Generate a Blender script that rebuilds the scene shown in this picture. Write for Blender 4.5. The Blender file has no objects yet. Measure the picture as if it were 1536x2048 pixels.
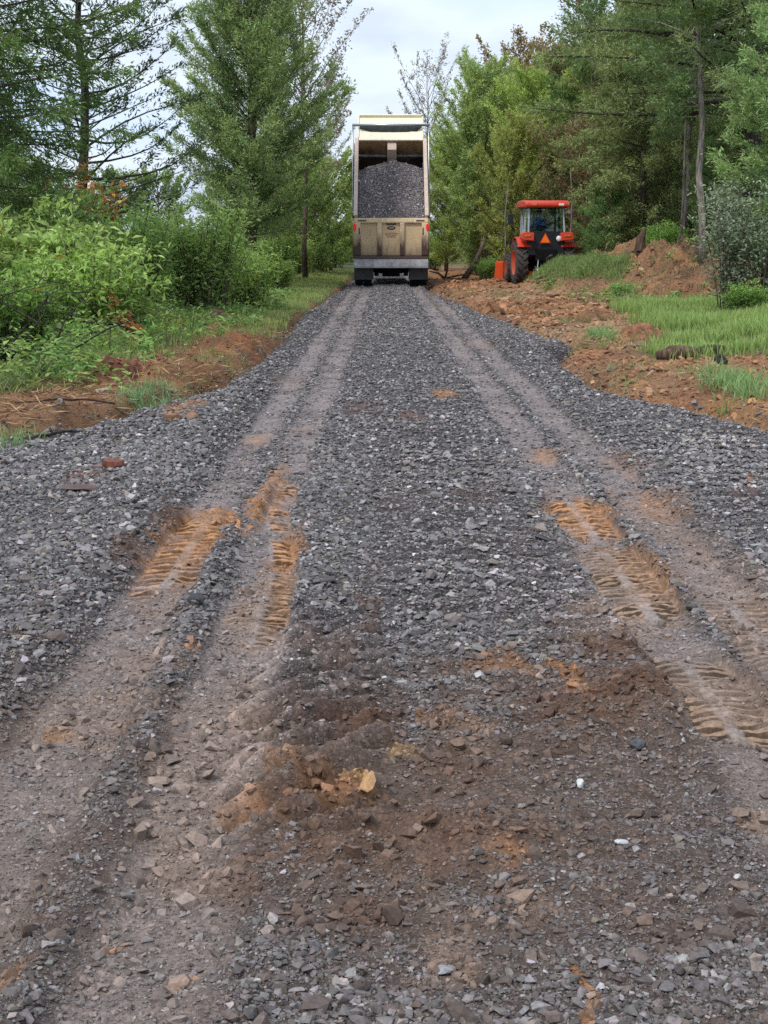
import bpy, math, random
import numpy as np
from mathutils import Vector, Matrix

# ------------------------------------------------------------------ basics
scn = bpy.context.scene
COL = scn.collection
CAM_H = 1.55
FPX = 3000.0
PITCH = math.atan(544 / FPX)
RNG = np.random.default_rng(11)
random.seed(5)


def at(px, py, z=0.0, Y=None):
    """A spot in the place seen at a spot of the photograph: on height z, or at distance Y."""
    a = (px - 768) / FPX
    b = (1024 - py) / FPX
    d = (a, math.cos(PITCH) + b * math.sin(PITCH), -math.sin(PITCH) + b * math.cos(PITCH))
    t = (z - CAM_H) / d[2] if Y is None else Y / d[1]
    return Vector((d[0] * t, d[1] * t, CAM_H + d[2] * t))


def _hash(ix, iy, seed):
    with np.errstate(over='ignore'):
        h = ix.astype(np.uint32) * np.uint32(374761393) + iy.astype(np.uint32) * np.uint32(668265263) + np.uint32((seed * 974634533) & 0xffffffff)
        h = (h ^ (h >> np.uint32(13))) * np.uint32(1274126177)
        h = (h ^ (h >> np.uint32(16))) * np.uint32(2246822519)
        h = h ^ (h >> np.uint32(13))
    return h.astype(np.float64) / 4294967295.0


def vnoise(x, y, seed=0):
    fx, fy = np.floor(x), np.floor(y)
    ix, iy = fx.astype(np.int64), fy.astype(np.int64)
    tx, ty = x - fx, y - fy
    tx = tx * tx * (3 - 2 * tx)
    ty = ty * ty * (3 - 2 * ty)
    a = _hash(ix, iy, seed); b = _hash(ix + 1, iy, seed)
    c = _hash(ix, iy + 1, seed); d = _hash(ix + 1, iy + 1, seed)
    return (a + (b - a) * tx) * (1 - ty) + (c + (d - c) * tx) * ty


def fbm(x, y, wl, octv=4, seed=0, gain=0.5):
    """value noise in -1..1, first wavelength wl metres"""
    s = 0.0; amp = 1.0; tot = 0.0
    x = x / wl; y = y / wl
    for o in range(octv):
        s = s + amp * (vnoise(x, y, seed + o * 17) * 2 - 1)
        tot += amp
        amp *= gain
        x = x * 2.03 + 13.7; y = y * 2.03 - 7.1
    return s / tot * 1.4


def sstep(a, b, x):
    t = np.clip((x - a) / (b - a), 0, 1)
    return t * t * (3 - 2 * t)


# ------------------------------------------------------------------ linking and tagging
def tag(o, label=None, cat=None, group=None, kind=None):
    if label: o['label'] = label
    if cat: o['category'] = cat
    if group: o['group'] = group
    if kind: o['kind'] = kind
    return o


def empty(name, loc=(0, 0, 0), rz=0.0, label=None, cat=None, group=None):
    o = bpy.data.objects.new(name, None)
    COL.objects.link(o)
    o.location = loc
    o.rotation_euler = (0, 0, rz)
    o.empty_display_size = 0.2
    return tag(o, label, cat, group)


def mesh_obj(name, V, F, mat, parent=None, col=None, smooth=False, mats=None, midx=None):
    """V (n,3); F list of (m,k) int arrays; col (n,3|4) per-vertex colour attribute"""
    me = bpy.data.meshes.new(name)
    V = np.asarray(V, dtype=np.float32)
    F = [np.asarray(f, dtype=np.int32) for f in F if len(f)]
    me.vertices.add(len(V))
    me.vertices.foreach_set('co', V.ravel())
    nl = sum(f.size for f in F); npoly = sum(len(f) for f in F)
    me.loops.add(nl); me.polygons.add(npoly)
    me.loops.foreach_set('vertex_index', np.concatenate([f.ravel() for f in F]))
    tot = np.concatenate([np.full(len(f), f.shape[1], dtype=np.int32) for f in F])
    start = np.concatenate([[0], np.cumsum(tot)[:-1]]).astype(np.int32)
    me.polygons.foreach_set('loop_start', start)
    if midx is not None:
        for m in mats: me.materials.append(m)
        me.polygons.foreach_set('material_index', np.asarray(midx, dtype=np.int32))
    elif mat: me.materials.append(mat)
    me.update(calc_edges=True)
    if not smooth: me.shade_flat()
    if col is not None:
        c = np.ones((len(V), 4), dtype=np.float32)
        c[:, :col.shape[1]] = col
        a = me.attributes.new('col', 'FLOAT_COLOR', 'POINT')
        a.data.foreach_set('color', c.ravel())
    o = bpy.data.objects.new(name, me)
    COL.objects.link(o)
    if parent is not None: o.parent = parent
    return o


def copy_tree(o, parent=None):
    c = o.copy(); COL.objects.link(c)
    if parent is not None: c.parent = parent
    for ch in list(o.children): copy_tree(ch, c)
    return c


class MB:
    """collects simple shapes into one mesh"""
    def __init__(s): s.v = []; s.f = []

    def add(s, vs, fs):
        b = len(s.v)
        s.v += [tuple(v) for v in vs]
        s.f += [tuple(i + b for i in f) for f in fs]
        return s

    def box(s, c, d, rot=None):
        x, y, z = d[0] / 2, d[1] / 2, d[2] / 2
        vs = [Vector((i * x, j * y, k * z)) for k in (-1, 1) for j in (-1, 1) for i in (-1, 1)]
        if rot is not None: vs = [rot @ v for v in vs]
        vs = [v + Vector(c) for v in vs]
        return s.add(vs, [(0, 2, 3, 1), (4, 5, 7, 6), (0, 1, 5, 4), (2, 6, 7, 3), (0, 4, 6, 2), (1, 3, 7, 5)])

    def prism(s, poly, x0, x1):
        """poly of (y,z), extruded along x"""
        n = len(poly)
        vs = [(x0, p[0], p[1]) for p in poly] + [(x1, p[0], p[1]) for p in poly]
        fs = [tuple(range(n)), tuple(range(2 * n - 1, n - 1, -1))]
        fs += [(i, i + n, (i + 1) % n + n, (i + 1) % n) for i in range(n)]
        return s.add(vs, fs)

    def prismy(s, poly, y0, y1):
        n = len(poly)
        vs = [(p[0], y0, p[1]) for p in poly] + [(p[0], y1, p[1]) for p in poly]
        fs = [tuple(range(n - 1, -1, -1)), tuple(range(n, 2 * n))]
        fs += [((i + 1) % n, (i + 1) % n + n, i + n, i) for i in range(n)]
        return s.add(vs, fs)

    def tube(s, pts, rad, n=8, cap=True):
        pts = [Vector(p) for p in pts]
        if not hasattr(rad, '__len__'): rad = [rad] * len(pts)
        vs = []; fs = []
        up = Vector((0.31, 0.2, 0.93)).normalized()
        for i, p in enumerate(pts):
            d = (pts[min(i + 1, len(pts) - 1)] - pts[max(i - 1, 0)]).normalized()
            a = d.cross(up)
            if a.length < 1e-3: a = d.cross(Vector((1, 0, 0)))
            a.normalize(); b = d.cross(a)
            for k in range(n):
                t = 2 * math.pi * k / n
                vs.append(p + (a * math.cos(t) + b * math.sin(t)) * rad[i])
        for i in range(len(pts) - 1):
            for k in range(n):
                fs.append((i * n + k, i * n + (k + 1) % n, (i + 1) * n + (k + 1) % n, (i + 1) * n + k))
        if cap:
            fs.append(tuple(range(n - 1, -1, -1)))
            fs.append(tuple((len(pts) - 1) * n + k for k in range(n)))
        return s.add(vs, fs)

    def lathe(s, prof, c, n=40):
        """prof of (radius, x) turned about the x axis through c"""
        vs = []; fs = []
        m = len(prof)
        for k in range(n):
            t = 2 * math.pi * k / n
            for r, x in prof: vs.append((c[0] + x, c[1] + r * math.cos(t), c[2] + r * math.sin(t)))
        for k in range(n):
            for i in range(m - 1):
                fs.append((k * m + i, k * m + i + 1, ((k + 1) % n) * m + i + 1, ((k + 1) % n) * m + i))
        return s.add(vs, fs)

    def ellipsoid(s, c, r, n=14, m=9):
        vs = []; fs = []
        for j in range(m + 1):
            ph = math.pi * j / m
            for i in range(n):
                t = 2 * math.pi * i / n
                vs.append((c[0] + r[0] * math.sin(ph) * math.cos(t), c[1] + r[1] * math.sin(ph) * math.sin(t), c[2] + r[2] * math.cos(ph)))
        for j in range(m):
            for i in range(n):
                fs.append((j * n + i, (j + 1) * n + i, (j + 1) * n + (i + 1) % n, j * n + (i + 1) % n))
        return s.add(vs, fs)

    def build(s, name, mat, parent=None, smooth=False, bevel=0.0, segs=2):
        me = bpy.data.meshes.new(name)
        me.from_pydata(s.v, [], s.f, shade_flat=not smooth)
        me.materials.append(mat)
        me.update()
        o = bpy.data.objects.new(name, me)
        COL.objects.link(o)
        if parent is not None: o.parent = parent
        if bevel:
            b = o.modifiers.new('bevel', 'BEVEL'); b.width = bevel; b.segments = segs
            b.limit_method = 'ANGLE'; b.angle_limit = math.radians(40)
        return o


# ------------------------------------------------------------------ materials
def new_mat(name):
    m = bpy.data.materials.new(name)
    m.use_nodes = True
    nt = m.node_tree
    return m, nt, nt.nodes, nt.links, nt.nodes['Principled BSDF']


def N(nodes, typ, **kw):
    n = nodes.new(typ)
    for k, v in kw.items(): setattr(n, k, v)
    return n


def plain(name, rgb, rough=0.6, metal=0.0, var=0.25, scale=9.0, bump=0.0, spec=0.4):
    """a painted or natural surface with uneven tone"""
    m, nt, ns, L, b = new_mat(name)
    tc = N(ns, 'ShaderNodeTexCoord')
    no = N(ns, 'ShaderNodeTexNoise'); no.inputs['Scale'].default_value = scale; no.inputs['Detail'].default_value = 6; no.inputs['Roughness'].default_value = 0.65
    L.new(tc.outputs['Object'], no.inputs['Vector'])
    mr = N(ns, 'ShaderNodeMapRange'); mr.inputs[1].default_value = 0.3; mr.inputs[2].default_value = 0.7
    mr.inputs[3].default_value = 1 - var; mr.inputs[4].default_value = 1 + var
    L.new(no.outputs[0], mr.inputs[0])
    mx = N(ns, 'ShaderNodeMix', data_type='RGBA', blend_type='MULTIPLY'); mx.inputs[0].default_value = 1
    mx.inputs[6].default_value = (*rgb, 1)
    L.new(mr.outputs[0], mx.inputs[7])
    L.new(mx.outputs[2], b.inputs['Base Color'])
    b.inputs['Roughness'].default_value = rough
    b.inputs['Metallic'].default_value = metal
    b.inputs['Specular IOR Level'].default_value = spec
    if bump:
        bp = N(ns, 'ShaderNodeBump'); bp.inputs['Strength'].default_value = 0.6; bp.inputs['Distance'].default_value = bump
        L.new(no.outputs[0], bp.inputs['Height']); L.new(bp.outputs[0], b.inputs['Normal'])
    return m


def grime(name, rgb, rust, z0, z1, rough=0.55, amt=1.0, scale=5.0):
    """worn paint that turns to mud and rust towards the object's height z0"""
    m, nt, ns, L, b = new_mat(name)
    tc = N(ns, 'ShaderNodeTexCoord')
    sp = N(ns, 'ShaderNodeSeparateXYZ'); L.new(tc.outputs['Object'], sp.inputs[0])
    no = N(ns, 'ShaderNodeTexNoise'); no.inputs['Scale'].default_value = scale; no.inputs['Detail'].default_value = 8; no.inputs['Roughness'].default_value = 0.7
    mp = N(ns, 'ShaderNodeMapping'); mp.inputs['Scale'].default_value = (1, 1, 0.35)
    L.new(tc.outputs['Object'], mp.inputs[0]); L.new(mp.outputs[0], no.inputs['Vector'])
    mr = N(ns, 'ShaderNodeMapRange'); mr.inputs[1].default_value = z1; mr.inputs[2].default_value = z0; mr.inputs[3].default_value = 0; mr.inputs[4].default_value = 1
    L.new(sp.outputs['Z'], mr.inputs[0])
    ad = N(ns, 'ShaderNodeMath', operation='MULTIPLY_ADD'); L.new(no.outputs[0], ad.inputs[0]); ad.inputs[1].default_value = 1.5; ad.inputs[2].default_value = -0.75
    sm = N(ns, 'ShaderNodeMath', operation='ADD', use_clamp=True); L.new(mr.outputs[0], sm.inputs[0]); L.new(ad.outputs[0], sm.inputs[1])
    pw = N(ns, 'ShaderNodeMath', operation='MULTIPLY', use_clamp=True); L.new(sm.outputs[0], pw.inputs[0]); pw.inputs[1].default_value = amt
    mx = N(ns, 'ShaderNodeMix', data_type='RGBA'); mx.inputs[6].default_value = (*rgb, 1); mx.inputs[7].default_value = (*rust, 1)
    L.new(pw.outputs[0], mx.inputs[0]); L.new(mx.outputs[2], b.inputs['Base Color'])
    b.inputs['Roughness'].default_value = rough
    return m


def leaf_mat(name, trans=0.35, gloss=0.12, rough=0.5, gain=(1, 1, 1)):
    """leaves: colour from the mesh, tinted by the object's colour"""
    m, nt, ns, L, b = new_mat(name)
    out = ns['Material Output']
    at_ = N(ns, 'ShaderNodeAttribute', attribute_name='col')
    oi = N(ns, 'ShaderNodeObjectInfo')
    mx = N(ns, 'ShaderNodeMix', data_type='RGBA', blend_type='MULTIPLY'); mx.inputs[0].default_value = 1
    L.new(at_.outputs['Color'], mx.inputs[6]); L.new(oi.outputs['Color'], mx.inputs[7])
    gn = N(ns, 'ShaderNodeVectorMath', operation='MULTIPLY'); gn.inputs[1].default_value = gain
    L.new(mx.outputs[2], gn.inputs[0])
    L.new(gn.outputs[0], b.inputs['Base Color'])
    b.inputs['Roughness'].default_value = rough
    b.inputs['Specular IOR Level'].default_value = gloss
    tr = N(ns, 'ShaderNodeBsdfTranslucent')
    br = N(ns, 'ShaderNodeMix', data_type='RGBA', blend_type='MULTIPLY'); br.inputs[0].default_value = 1
    L.new(gn.outputs[0], br.inputs[6]); br.inputs[7].default_value = (1.25, 1.3, 0.8, 1)
    L.new(br.outputs[2], tr.inputs['Color'])
    ms = N(ns, 'ShaderNodeMixShader'); ms.inputs[0].default_value = trans
    L.new(b.outputs[0], ms.inputs[1]); L.new(tr.outputs[0], ms.inputs[2])
    L.new(ms.outputs[0], out.inputs['Surface'])
    return m


def bark_mat(name, rgb):
    m, nt, ns, L, b = new_mat(name)
    tc = N(ns, 'ShaderNodeTexCoord')
    mp = N(ns, 'ShaderNodeMapping'); mp.inputs['Scale'].default_value = (14, 14, 2.2)
    L.new(tc.outputs['Object'], mp.inputs[0])
    no = N(ns, 'ShaderNodeTexNoise'); no.inputs['Scale'].default_value = 1.6; no.inputs['Detail'].default_value = 6
    L.new(mp.outputs[0], no.inputs['Vector'])
    rp = N(ns, 'ShaderNodeValToRGB')
    rp.color_ramp.elements[0].position = 0.33; rp.color_ramp.elements[0].color = tuple(c * 0.35 for c in rgb) + (1,)
    rp.color_ramp.elements[1].position = 0.68; rp.color_ramp.elements[1].color = tuple(c * 1.5 for c in rgb) + (1,)
    L.new(no.outputs[0], rp.inputs[0]); L.new(rp.outputs[0], b.inputs['Base Color'])
    b.inputs['Roughness'].default_value = 0.9; b.inputs['Specular IOR Level'].default_value = 0.2
    bp = N(ns, 'ShaderNodeBump'); bp.inputs['Strength'].default_value = 0.8; bp.inputs['Distance'].default_value = 0.03
    L.new(no.outputs[0], bp.inputs['Height']); L.new(bp.outputs[0], b.inputs['Normal'])
    return m


def earth_mat(name, stone_scale, bump_d, gritty=True):
    """ground: colour painted on the mesh (rgb) with crushed stone showing where its alpha is high"""
    m, nt, ns, L, b = new_mat(name)
    at_ = N(ns, 'ShaderNodeAttribute', attribute_name='col')
    geo = N(ns, 'ShaderNodeNewGeometry')
    nz = N(ns, 'ShaderNodeTexNoise'); nz.inputs['Scale'].default_value = 55; nz.inputs['Detail'].default_value = 5; nz.inputs['Roughness'].default_value = 0.75
    L.new(geo.outputs['Position'], nz.inputs['Vector'])
    n2 = N(ns, 'ShaderNodeTexNoise'); n2.inputs['Scale'].default_value = 7; n2.inputs['Detail'].default_value = 6; n2.inputs['Roughness'].default_value = 0.7
    L.new(geo.outputs['Position'], n2.inputs['Vector'])
    vo = N(ns, 'ShaderNodeTexVoronoi', feature='F1'); vo.inputs['Scale'].default_value = stone_scale
    # warp the cells so that they are angular and uneven
    wp = N(ns, 'ShaderNodeMix', data_type='VECTOR'); wp.inputs[0].default_value = 0.016
    L.new(geo.outputs['Position'], wp.inputs[4]); L.new(nz.outputs['Color'], wp.inputs[5])
    L.new(wp.outputs[1], vo.inputs['Vector'])
    ve = N(ns, 'ShaderNodeTexVoronoi', feature='DISTANCE_TO_EDGE'); ve.inputs['Scale'].default_value = stone_scale
    L.new(wp.outputs[1], ve.inputs['Vector'])
    sep = N(ns, 'ShaderNodeSeparateColor'); L.new(vo.outputs['Color'], sep.inputs[0])
    tone = N(ns, 'ShaderNodeValToRGB')
    e = tone.color_ramp.elements
    e[0].position = 0; e[0].color = (0.4, 0.4, 0.4, 1); e[1].position = 1; e[1].color = (2.4, 2.4, 2.45, 1)
    k = e.new(0.55); k.color = (0.95, 0.95, 0.95, 1)
    k = e.new(0.88); k.color = (1.45, 1.45, 1.48, 1)
    L.new(sep.outputs[0], tone.inputs[0])
    edge = N(ns, 'ShaderNodeMapRange'); edge.inputs[1].default_value = 0.0; edge.inputs[2].default_value = 0.16; edge.inputs[3].default_value = 0.35; edge.inputs[4].default_value = 1.0
    L.new(ve.outputs['Distance'], edge.inputs[0])
    st = N(ns, 'ShaderNodeMix', data_type='RGBA', blend_type='MULTIPLY'); st.inputs[0].default_value = 1
    L.new(tone.outputs[0], st.inputs[6]); L.new(edge.outputs[0], st.inputs[7])
    # fine soil variation
    g = N(ns, 'ShaderNodeMapRange'); g.inputs[1].default_value = 0.3; g.inputs[2].default_value = 0.7; g.inputs[3].default_value = 0.45; g.inputs[4].default_value = 1.55
    L.new(nz.outputs[0], g.inputs[0])
    g2 = N(ns, 'ShaderNodeMapRange'); g2.inputs[1].default_value = 0.3; g2.inputs[2].default_value = 0.7; g2.inputs[3].default_value = 0.75; g2.inputs[4].default_value = 1.25
    L.new(n2.outputs[0], g2.inputs[0])
    gm = N(ns, 'ShaderNodeMath', operation='MULTIPLY'); L.new(g.outputs[0], gm.inputs[0]); L.new(g2.outputs[0], gm.inputs[1])
    pick = N(ns, 'ShaderNodeMix', data_type='RGBA')
    L.new(at_.outputs['Alpha'], pick.inputs[0]); L.new(gm.outputs[0], pick.inputs[6]); L.new(st.outputs[2], pick.inputs[7])
    mul = N(ns, 'ShaderNodeMix', data_type='RGBA', blend_type='MULTIPLY'); mul.inputs[0].default_value = 1
    L.new(at_.outputs['Color'], mul.inputs[6]); L.new(pick.outputs[2], mul.inputs[7])
    L.new(mul.outputs[2], b.inputs['Base Color'])
    b.inputs['Roughness'].default_value = 0.85
    b.inputs['Specular IOR Level'].default_value = 0.25
    hs = N(ns, 'ShaderNodeMath', operation='MINIMUM'); L.new(ve.outputs['Distance'], hs.inputs[0]); hs.inputs[1].default_value = 0.25
    hm = N(ns, 'ShaderNodeMath', operation='MULTIPLY'); L.new(hs.outputs[0], hm.inputs[0]); L.new(at_.outputs['Alpha'], hm.inputs[1])
    ha = N(ns, 'ShaderNodeMath', operation='MULTIPLY_ADD'); L.new(nz.outputs[0], ha.inputs[0]); ha.inputs[1].default_value = 0.7; L.new(hm.outputs[0], ha.inputs[2])
    bp = N(ns, 'ShaderNodeBump'); bp.inputs['Strength'].default_value = 1.0; bp.inputs['Distance'].default_value = bump_d
    L.new(ha.outputs[0], bp.inputs['Height']); L.new(bp.outputs[0], b.inputs['Normal'])
    return m


def stone_mat(name, rough=0.75):
    m, nt, ns, L, b = new_mat(name)
    at_ = N(ns, 'ShaderNodeAttribute', attribute_name='col')
    geo = N(ns, 'ShaderNodeNewGeometry')
    nz = N(ns, 'ShaderNodeTexNoise'); nz.inputs['Scale'].default_value = 90; nz.inputs['Detail'].default_value = 4; nz.inputs['Roughness'].default_value = 0.7
    L.new(geo.outputs['Position'], nz.inputs['Vector'])
    g = N(ns, 'ShaderNodeMapRange'); g.inputs[1].default_value = 0.3; g.inputs[2].default_value = 0.7; g.inputs[3].default_value = 0.65; g.inputs[4].default_value = 1.3
    L.new(nz.outputs[0], g.inputs[0])
    mul = N(ns, 'ShaderNodeMix', data_type='RGBA', blend_type='MULTIPLY'); mul.inputs[0].default_value = 1
    L.new(at_.outputs['Color'], mul.inputs[6]); L.new(g.outputs[0], mul.inputs[7])
    L.new(mul.outputs[2], b.inputs['Base Color'])
    b.inputs['Roughness'].default_value = rough; b.inputs['Specular IOR Level'].default_value = 0.35
    bp = N(ns, 'ShaderNodeBump'); bp.inputs['Strength'].default_value = 0.5; bp.inputs['Distance'].default_value = 0.004
    L.new(nz.outputs[0], bp.inputs['Height']); L.new(bp.outputs[0], b.inputs['Normal'])
    return m


M_NEEDLE = leaf_mat('cedar_needles', 0.30, 0.1, 0.6, (2.85, 2.75, 2.95))
M_LEAF = leaf_mat('broad_leaves', 0.38, 0.25, 0.45, (2.05, 1.7, 2.0))
M_GRASS = leaf_mat('grass_blades', 0.4, 0.15, 0.5, (1.75, 1.45, 1.9))
M_LITTER = leaf_mat('dry_litter', 0.1, 0.1, 0.8, (1.2, 1.2, 1.2))
M_BARK = bark_mat('cedar_bark', (0.115, 0.085, 0.066))
M_BARK_PALE = bark_mat('pale_bark', (0.24, 0.21, 0.18))
M_BARK_DARK = bark_mat('dark_bark', (0.045, 0.038, 0.033))
M_ROAD = earth_mat('crushed_stone_road', 62, 0.012)
M_SOIL = earth_mat('red_soil', 22, 0.03)
M_STONE = stone_mat('crushed_stone')

# ------------------------------------------------------------------ light, sky, camera
SUN_EL, SUN_AZ = math.radians(52), math.radians(215)
w = bpy.data.worlds.new('World'); scn.world = w; w.use_nodes = True
ns, L = w.node_tree.nodes, w.node_tree.links
bg = ns['Background']
sky = N(ns, 'ShaderNodeTexSky', sky_type='NISHITA'); sky.sun_disc = False
sky.sun_elevation = SUN_EL; sky.sun_rotation = SUN_AZ; sky.dust_density = 2.0; sky.air_density = 1.0
tc = N(ns, 'ShaderNodeTexCoord')
mp = N(ns, 'ShaderNodeMapping'); mp.inputs['Scale'].default_value = (2.2, 2.2, 6.5); mp.inputs['Location'].default_value = (0.35, 0.1, 0.62)
L.new(tc.outputs['Generated'], mp.inputs[0])
cn = N(ns, 'ShaderNodeTexNoise'); cn.inputs['Scale'].default_value = 1.7; cn.inputs['Detail'].default_value = 7; cn.inputs['Roughness'].default_value = 0.52
L.new(mp.outputs[0], cn.inputs['Vector'])
cr = N(ns, 'ShaderNodeValToRGB'); ce = cr.color_ramp.elements
ce[0].position = 0.36; ce[0].color = (6.3, 8.0, 10.7, 1)
ce[1].position = 0.66; ce[1].color = (5.7, 6.6, 8.2, 1)
k = ce.new(0.5); k.color = (8.2, 9.2, 10.6, 1)
L.new(cn.outputs[0], cr.inputs[0])
mx = N(ns, 'ShaderNodeMix', data_type='RGBA'); mx.inputs[0].default_value = 0.88
L.new(sky.outputs[0], mx.inputs[6]); L.new(cr.outputs[0], mx.inputs[7])
L.new(mx.outputs[2], bg.inputs['Color'])
bg.inputs['Strength'].default_value = 0.118

sun = bpy.data.lights.new('sun', 'SUN'); sun.energy = 2.6; sun.angle = math.radians(11); sun.color = (1.0, 0.97, 0.92)
so = bpy.data.objects.new('sun', sun); COL.objects.link(so)
sd = Vector((math.sin(SUN_AZ) * math.cos(SUN_EL), math.cos(SUN_AZ) * math.cos(SUN_EL), math.sin(SUN_EL)))
so.rotation_euler = sd.to_track_quat('Z', 'Y').to_euler()

cam = bpy.data.cameras.new('camera')
cam.sensor_fit = 'VERTICAL'; cam.sensor_height = 36; cam.lens = 36 * FPX / 2048
cam.clip_start = 0.05; cam.clip_end = 5000
co = bpy.data.objects.new('camera', cam); COL.objects.link(co)
co.location = (0, 0, CAM_H); co.rotation_euler = (math.pi / 2 - PITCH, 0, 0)
scn.camera = co
scn.view_settings.view_transform = 'Standard'; scn.view_settings.look = 'None'; scn.view_settings.exposure = 0
scn.cycles.use_denoising = False
scn.cycles.max_bounces = 6; scn.cycles.diffuse_bounces = 3; scn.cycles.transmission_bounces = 4
scn.cycles.transparent_max_bounces = 8

# ------------------------------------------------------------------ the lie of the land
EDGE_L = np.array([(-5, -9), (6, -7.5), (9.5, -4.4), (11.15, -2.95), (12.36, -2.5), (14.06, -2.08), (15, -1.72), (21.5, -1.5), (29.7, -1.66), (38, -1.5), (47, -1.3), (60, -1.25), (140, -1.2)])
EDGE_R = np.array([(-5, 9), (7, 7.5), (10, 4.3), (12, 3.12), (13.4, 2.86), (14.7, 2.38), (17, 2.2), (20.6, 2.38), (22.3, 2.86), (24, 2.62), (29.7, 2.28), (38, 1.85), (47, 1.5), (60, 1.5), (140, 1.5)])


def road_e(x, y):
    """distance inside the road's gravel edge (negative outside)"""
    l = np.interp(y, EDGE_L[:, 0], EDGE_L[:, 1]); r = np.interp(y, EDGE_R[:, 0], EDGE_R[:, 1])
    return np.minimum(x - l, r - x) + 0.12 * fbm(x, y, 0.7, 3, 3)


def lanes(y):
    l_in = np.interp(y, [3, 5.5, 7, 8.5, 20, 50], [-0.50, -0.53, -0.54, -0.69, -0.62, -0.55])
    l_out = np.interp(y, [3, 6, 8, 15, 50], [-0.98, -1.0, -1.0, -0.98, -0.92])
    r_in = np.interp(y, [3, 10, 20, 50], [1.13, 1.12, 1.08, 1.0])
    r_out = np.interp(y, [3, 10, 20, 50], [1.50, 1.50, 1.44, 1.36])
    return l_out, l_in, r_in, r_out


# pressed tyre prints: lane, y from, y to, strength, half width, sides (-1 left, 1 right, 0 both)
PRINTS = [(2, 7.75, 8.98, 1.0, .135, 0), (2, 6.15, 7.45, 1.0, .14, 0), (2, 4.45, 5.45, 1.0, .14, 0), 
          (1, 8.05, 9.6, 1.0, .13, 1), (1, 5.65, 6.95, 1.0, .13, 1), (1, 5.9, 6.6, .5, .13, -1), (1, 7.2, 7.75, 1.0, .12, 1), (0, 6.5, 8.3, 1.0, .14, 0), (3, 5.0, 6.4, .5, .14, 0), (3, 8.2, 9.4, .3, .13, 0)]
# mud and soil on the gravel, seen in the photograph: x, y, half sizes, amount, kind
BL = [(370, 1090, 70, 60, .95, 'o'), (270, 1125, 60, 50, .8, 'b'), (430, 1060, 55, 32, .95, 'o'), (340, 1190, 60, 60, .7, 't'), (345, 1040, 40, 25, .8, 'b'),
      (528, 1000, 28, 66, 1, 'o'), (515, 1210, 50, 85, .85, 't'), (560, 1190, 22, 70, .8, 'o'), (572, 1100, 34, 36, .9, 'o'), (1165, 1035, 72, 42, .95, 'o'),
      (1265, 1180, 90, 85, .85, 't'), (1290, 1150, 60, 60, .6, 'o'), (1430, 1420, 110, 75, .85, 't'), (1500, 1200, 90, 190, .55, 't'), (1330, 1010, 60, 30, .55, 'o'), (1262, 935, 40, 26, .4, 'o'),
      (1095, 910, 36, 12, .6, 'o'), (887, 798, 30, 9, .85, 'o'), (822, 842, 26, 9, .7, 'r'), (722, 825, 40, 15, .35, 'r'), (515, 882, 25, 15, .5, 'o'), (600, 860, 20, 8, .4, 'o'), (1020, 980, 18, 8, .3, 'r'),
      (368, 836, 46, 15, .95, 'o'), (1180, 1395, 140, 60, .65, 'b'), (1150, 1385, 28, 45, .85, 'o'), (1240, 1440, 130, 55, .85, 'b'), (1090, 1480, 90, 50, .7, 'b'), (1110, 1520, 60, 20, .5, 'd'),
      (660, 1605, 90, 32, .9, 'o'), (702, 1588, 36, 15, 1, 'y'), (735, 1500, 70, 28, .8, 'b'), (790, 1515, 30, 16, .8, 'y'), (920, 1500, 60, 42, .45, 't'), (510, 1665, 60, 26, .55, 'o'), (780, 1700, 230, 90, .5, 'b'),
      (890, 1890, 80, 100, .4, 't'), (220, 1440, 150, 70, .45, 't'), (420, 1550, 130, 160, .4, 't'), (130, 1490, 45, 14, .8, 'o'), (380, 1306, 13, 12, .95, 'o'), (742, 1240, 30, 90, .55, 'b'),
      (1182, 1990, 15, 62, .85, 'o'), (360, 2000, 42, 18, .8, 'o'), (210, 1905, 20, 12, .7, 'o'), (30, 1990, 40, 45, .45, 'o'), (1200, 1265, 85, 55, .6, 't'), (600, 1560, 80, 50, .45, 'b'),
      (1040, 1730, 45, 35, .5, 'o'), (1060, 1830, 60, 50, .4, 't'), (640, 1880, 120, 60, .35, 'b'), (380, 1760, 90, 50, .4, 't'), (1300, 1850, 120, 60, .3, 'b'), (1000, 1620, 110, 50, .45, 'b'),
      (1500, 1650, 60, 30, .5, 't'), (1400, 1490, 70, 25, .5, 't'), (1480, 1000, 30, 8, .4, 'r'), (165, 972, 50, 14, .6, 'r'), (1500, 972, 14, 8, .8, 'o'), (700, 1420, 60, 40, .4, 'b'), (470, 1400, 60, 60, .35, 't'),
      (650, 620, 40, 8, .35, 't'), (880, 620, 14, 26, .4, 't'), (960, 690, 50, 10, .35, 't'), (570, 760, 26, 20, .35, 't')]
KC = {'o': (.38, .185, .08), 'b': (.125, .066, .040), 't': (.285, .195, .14), 'd': (.07, .045, .032), 'y': (.42, .26, .11), 'r': (.22, .085, .05)}
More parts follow.
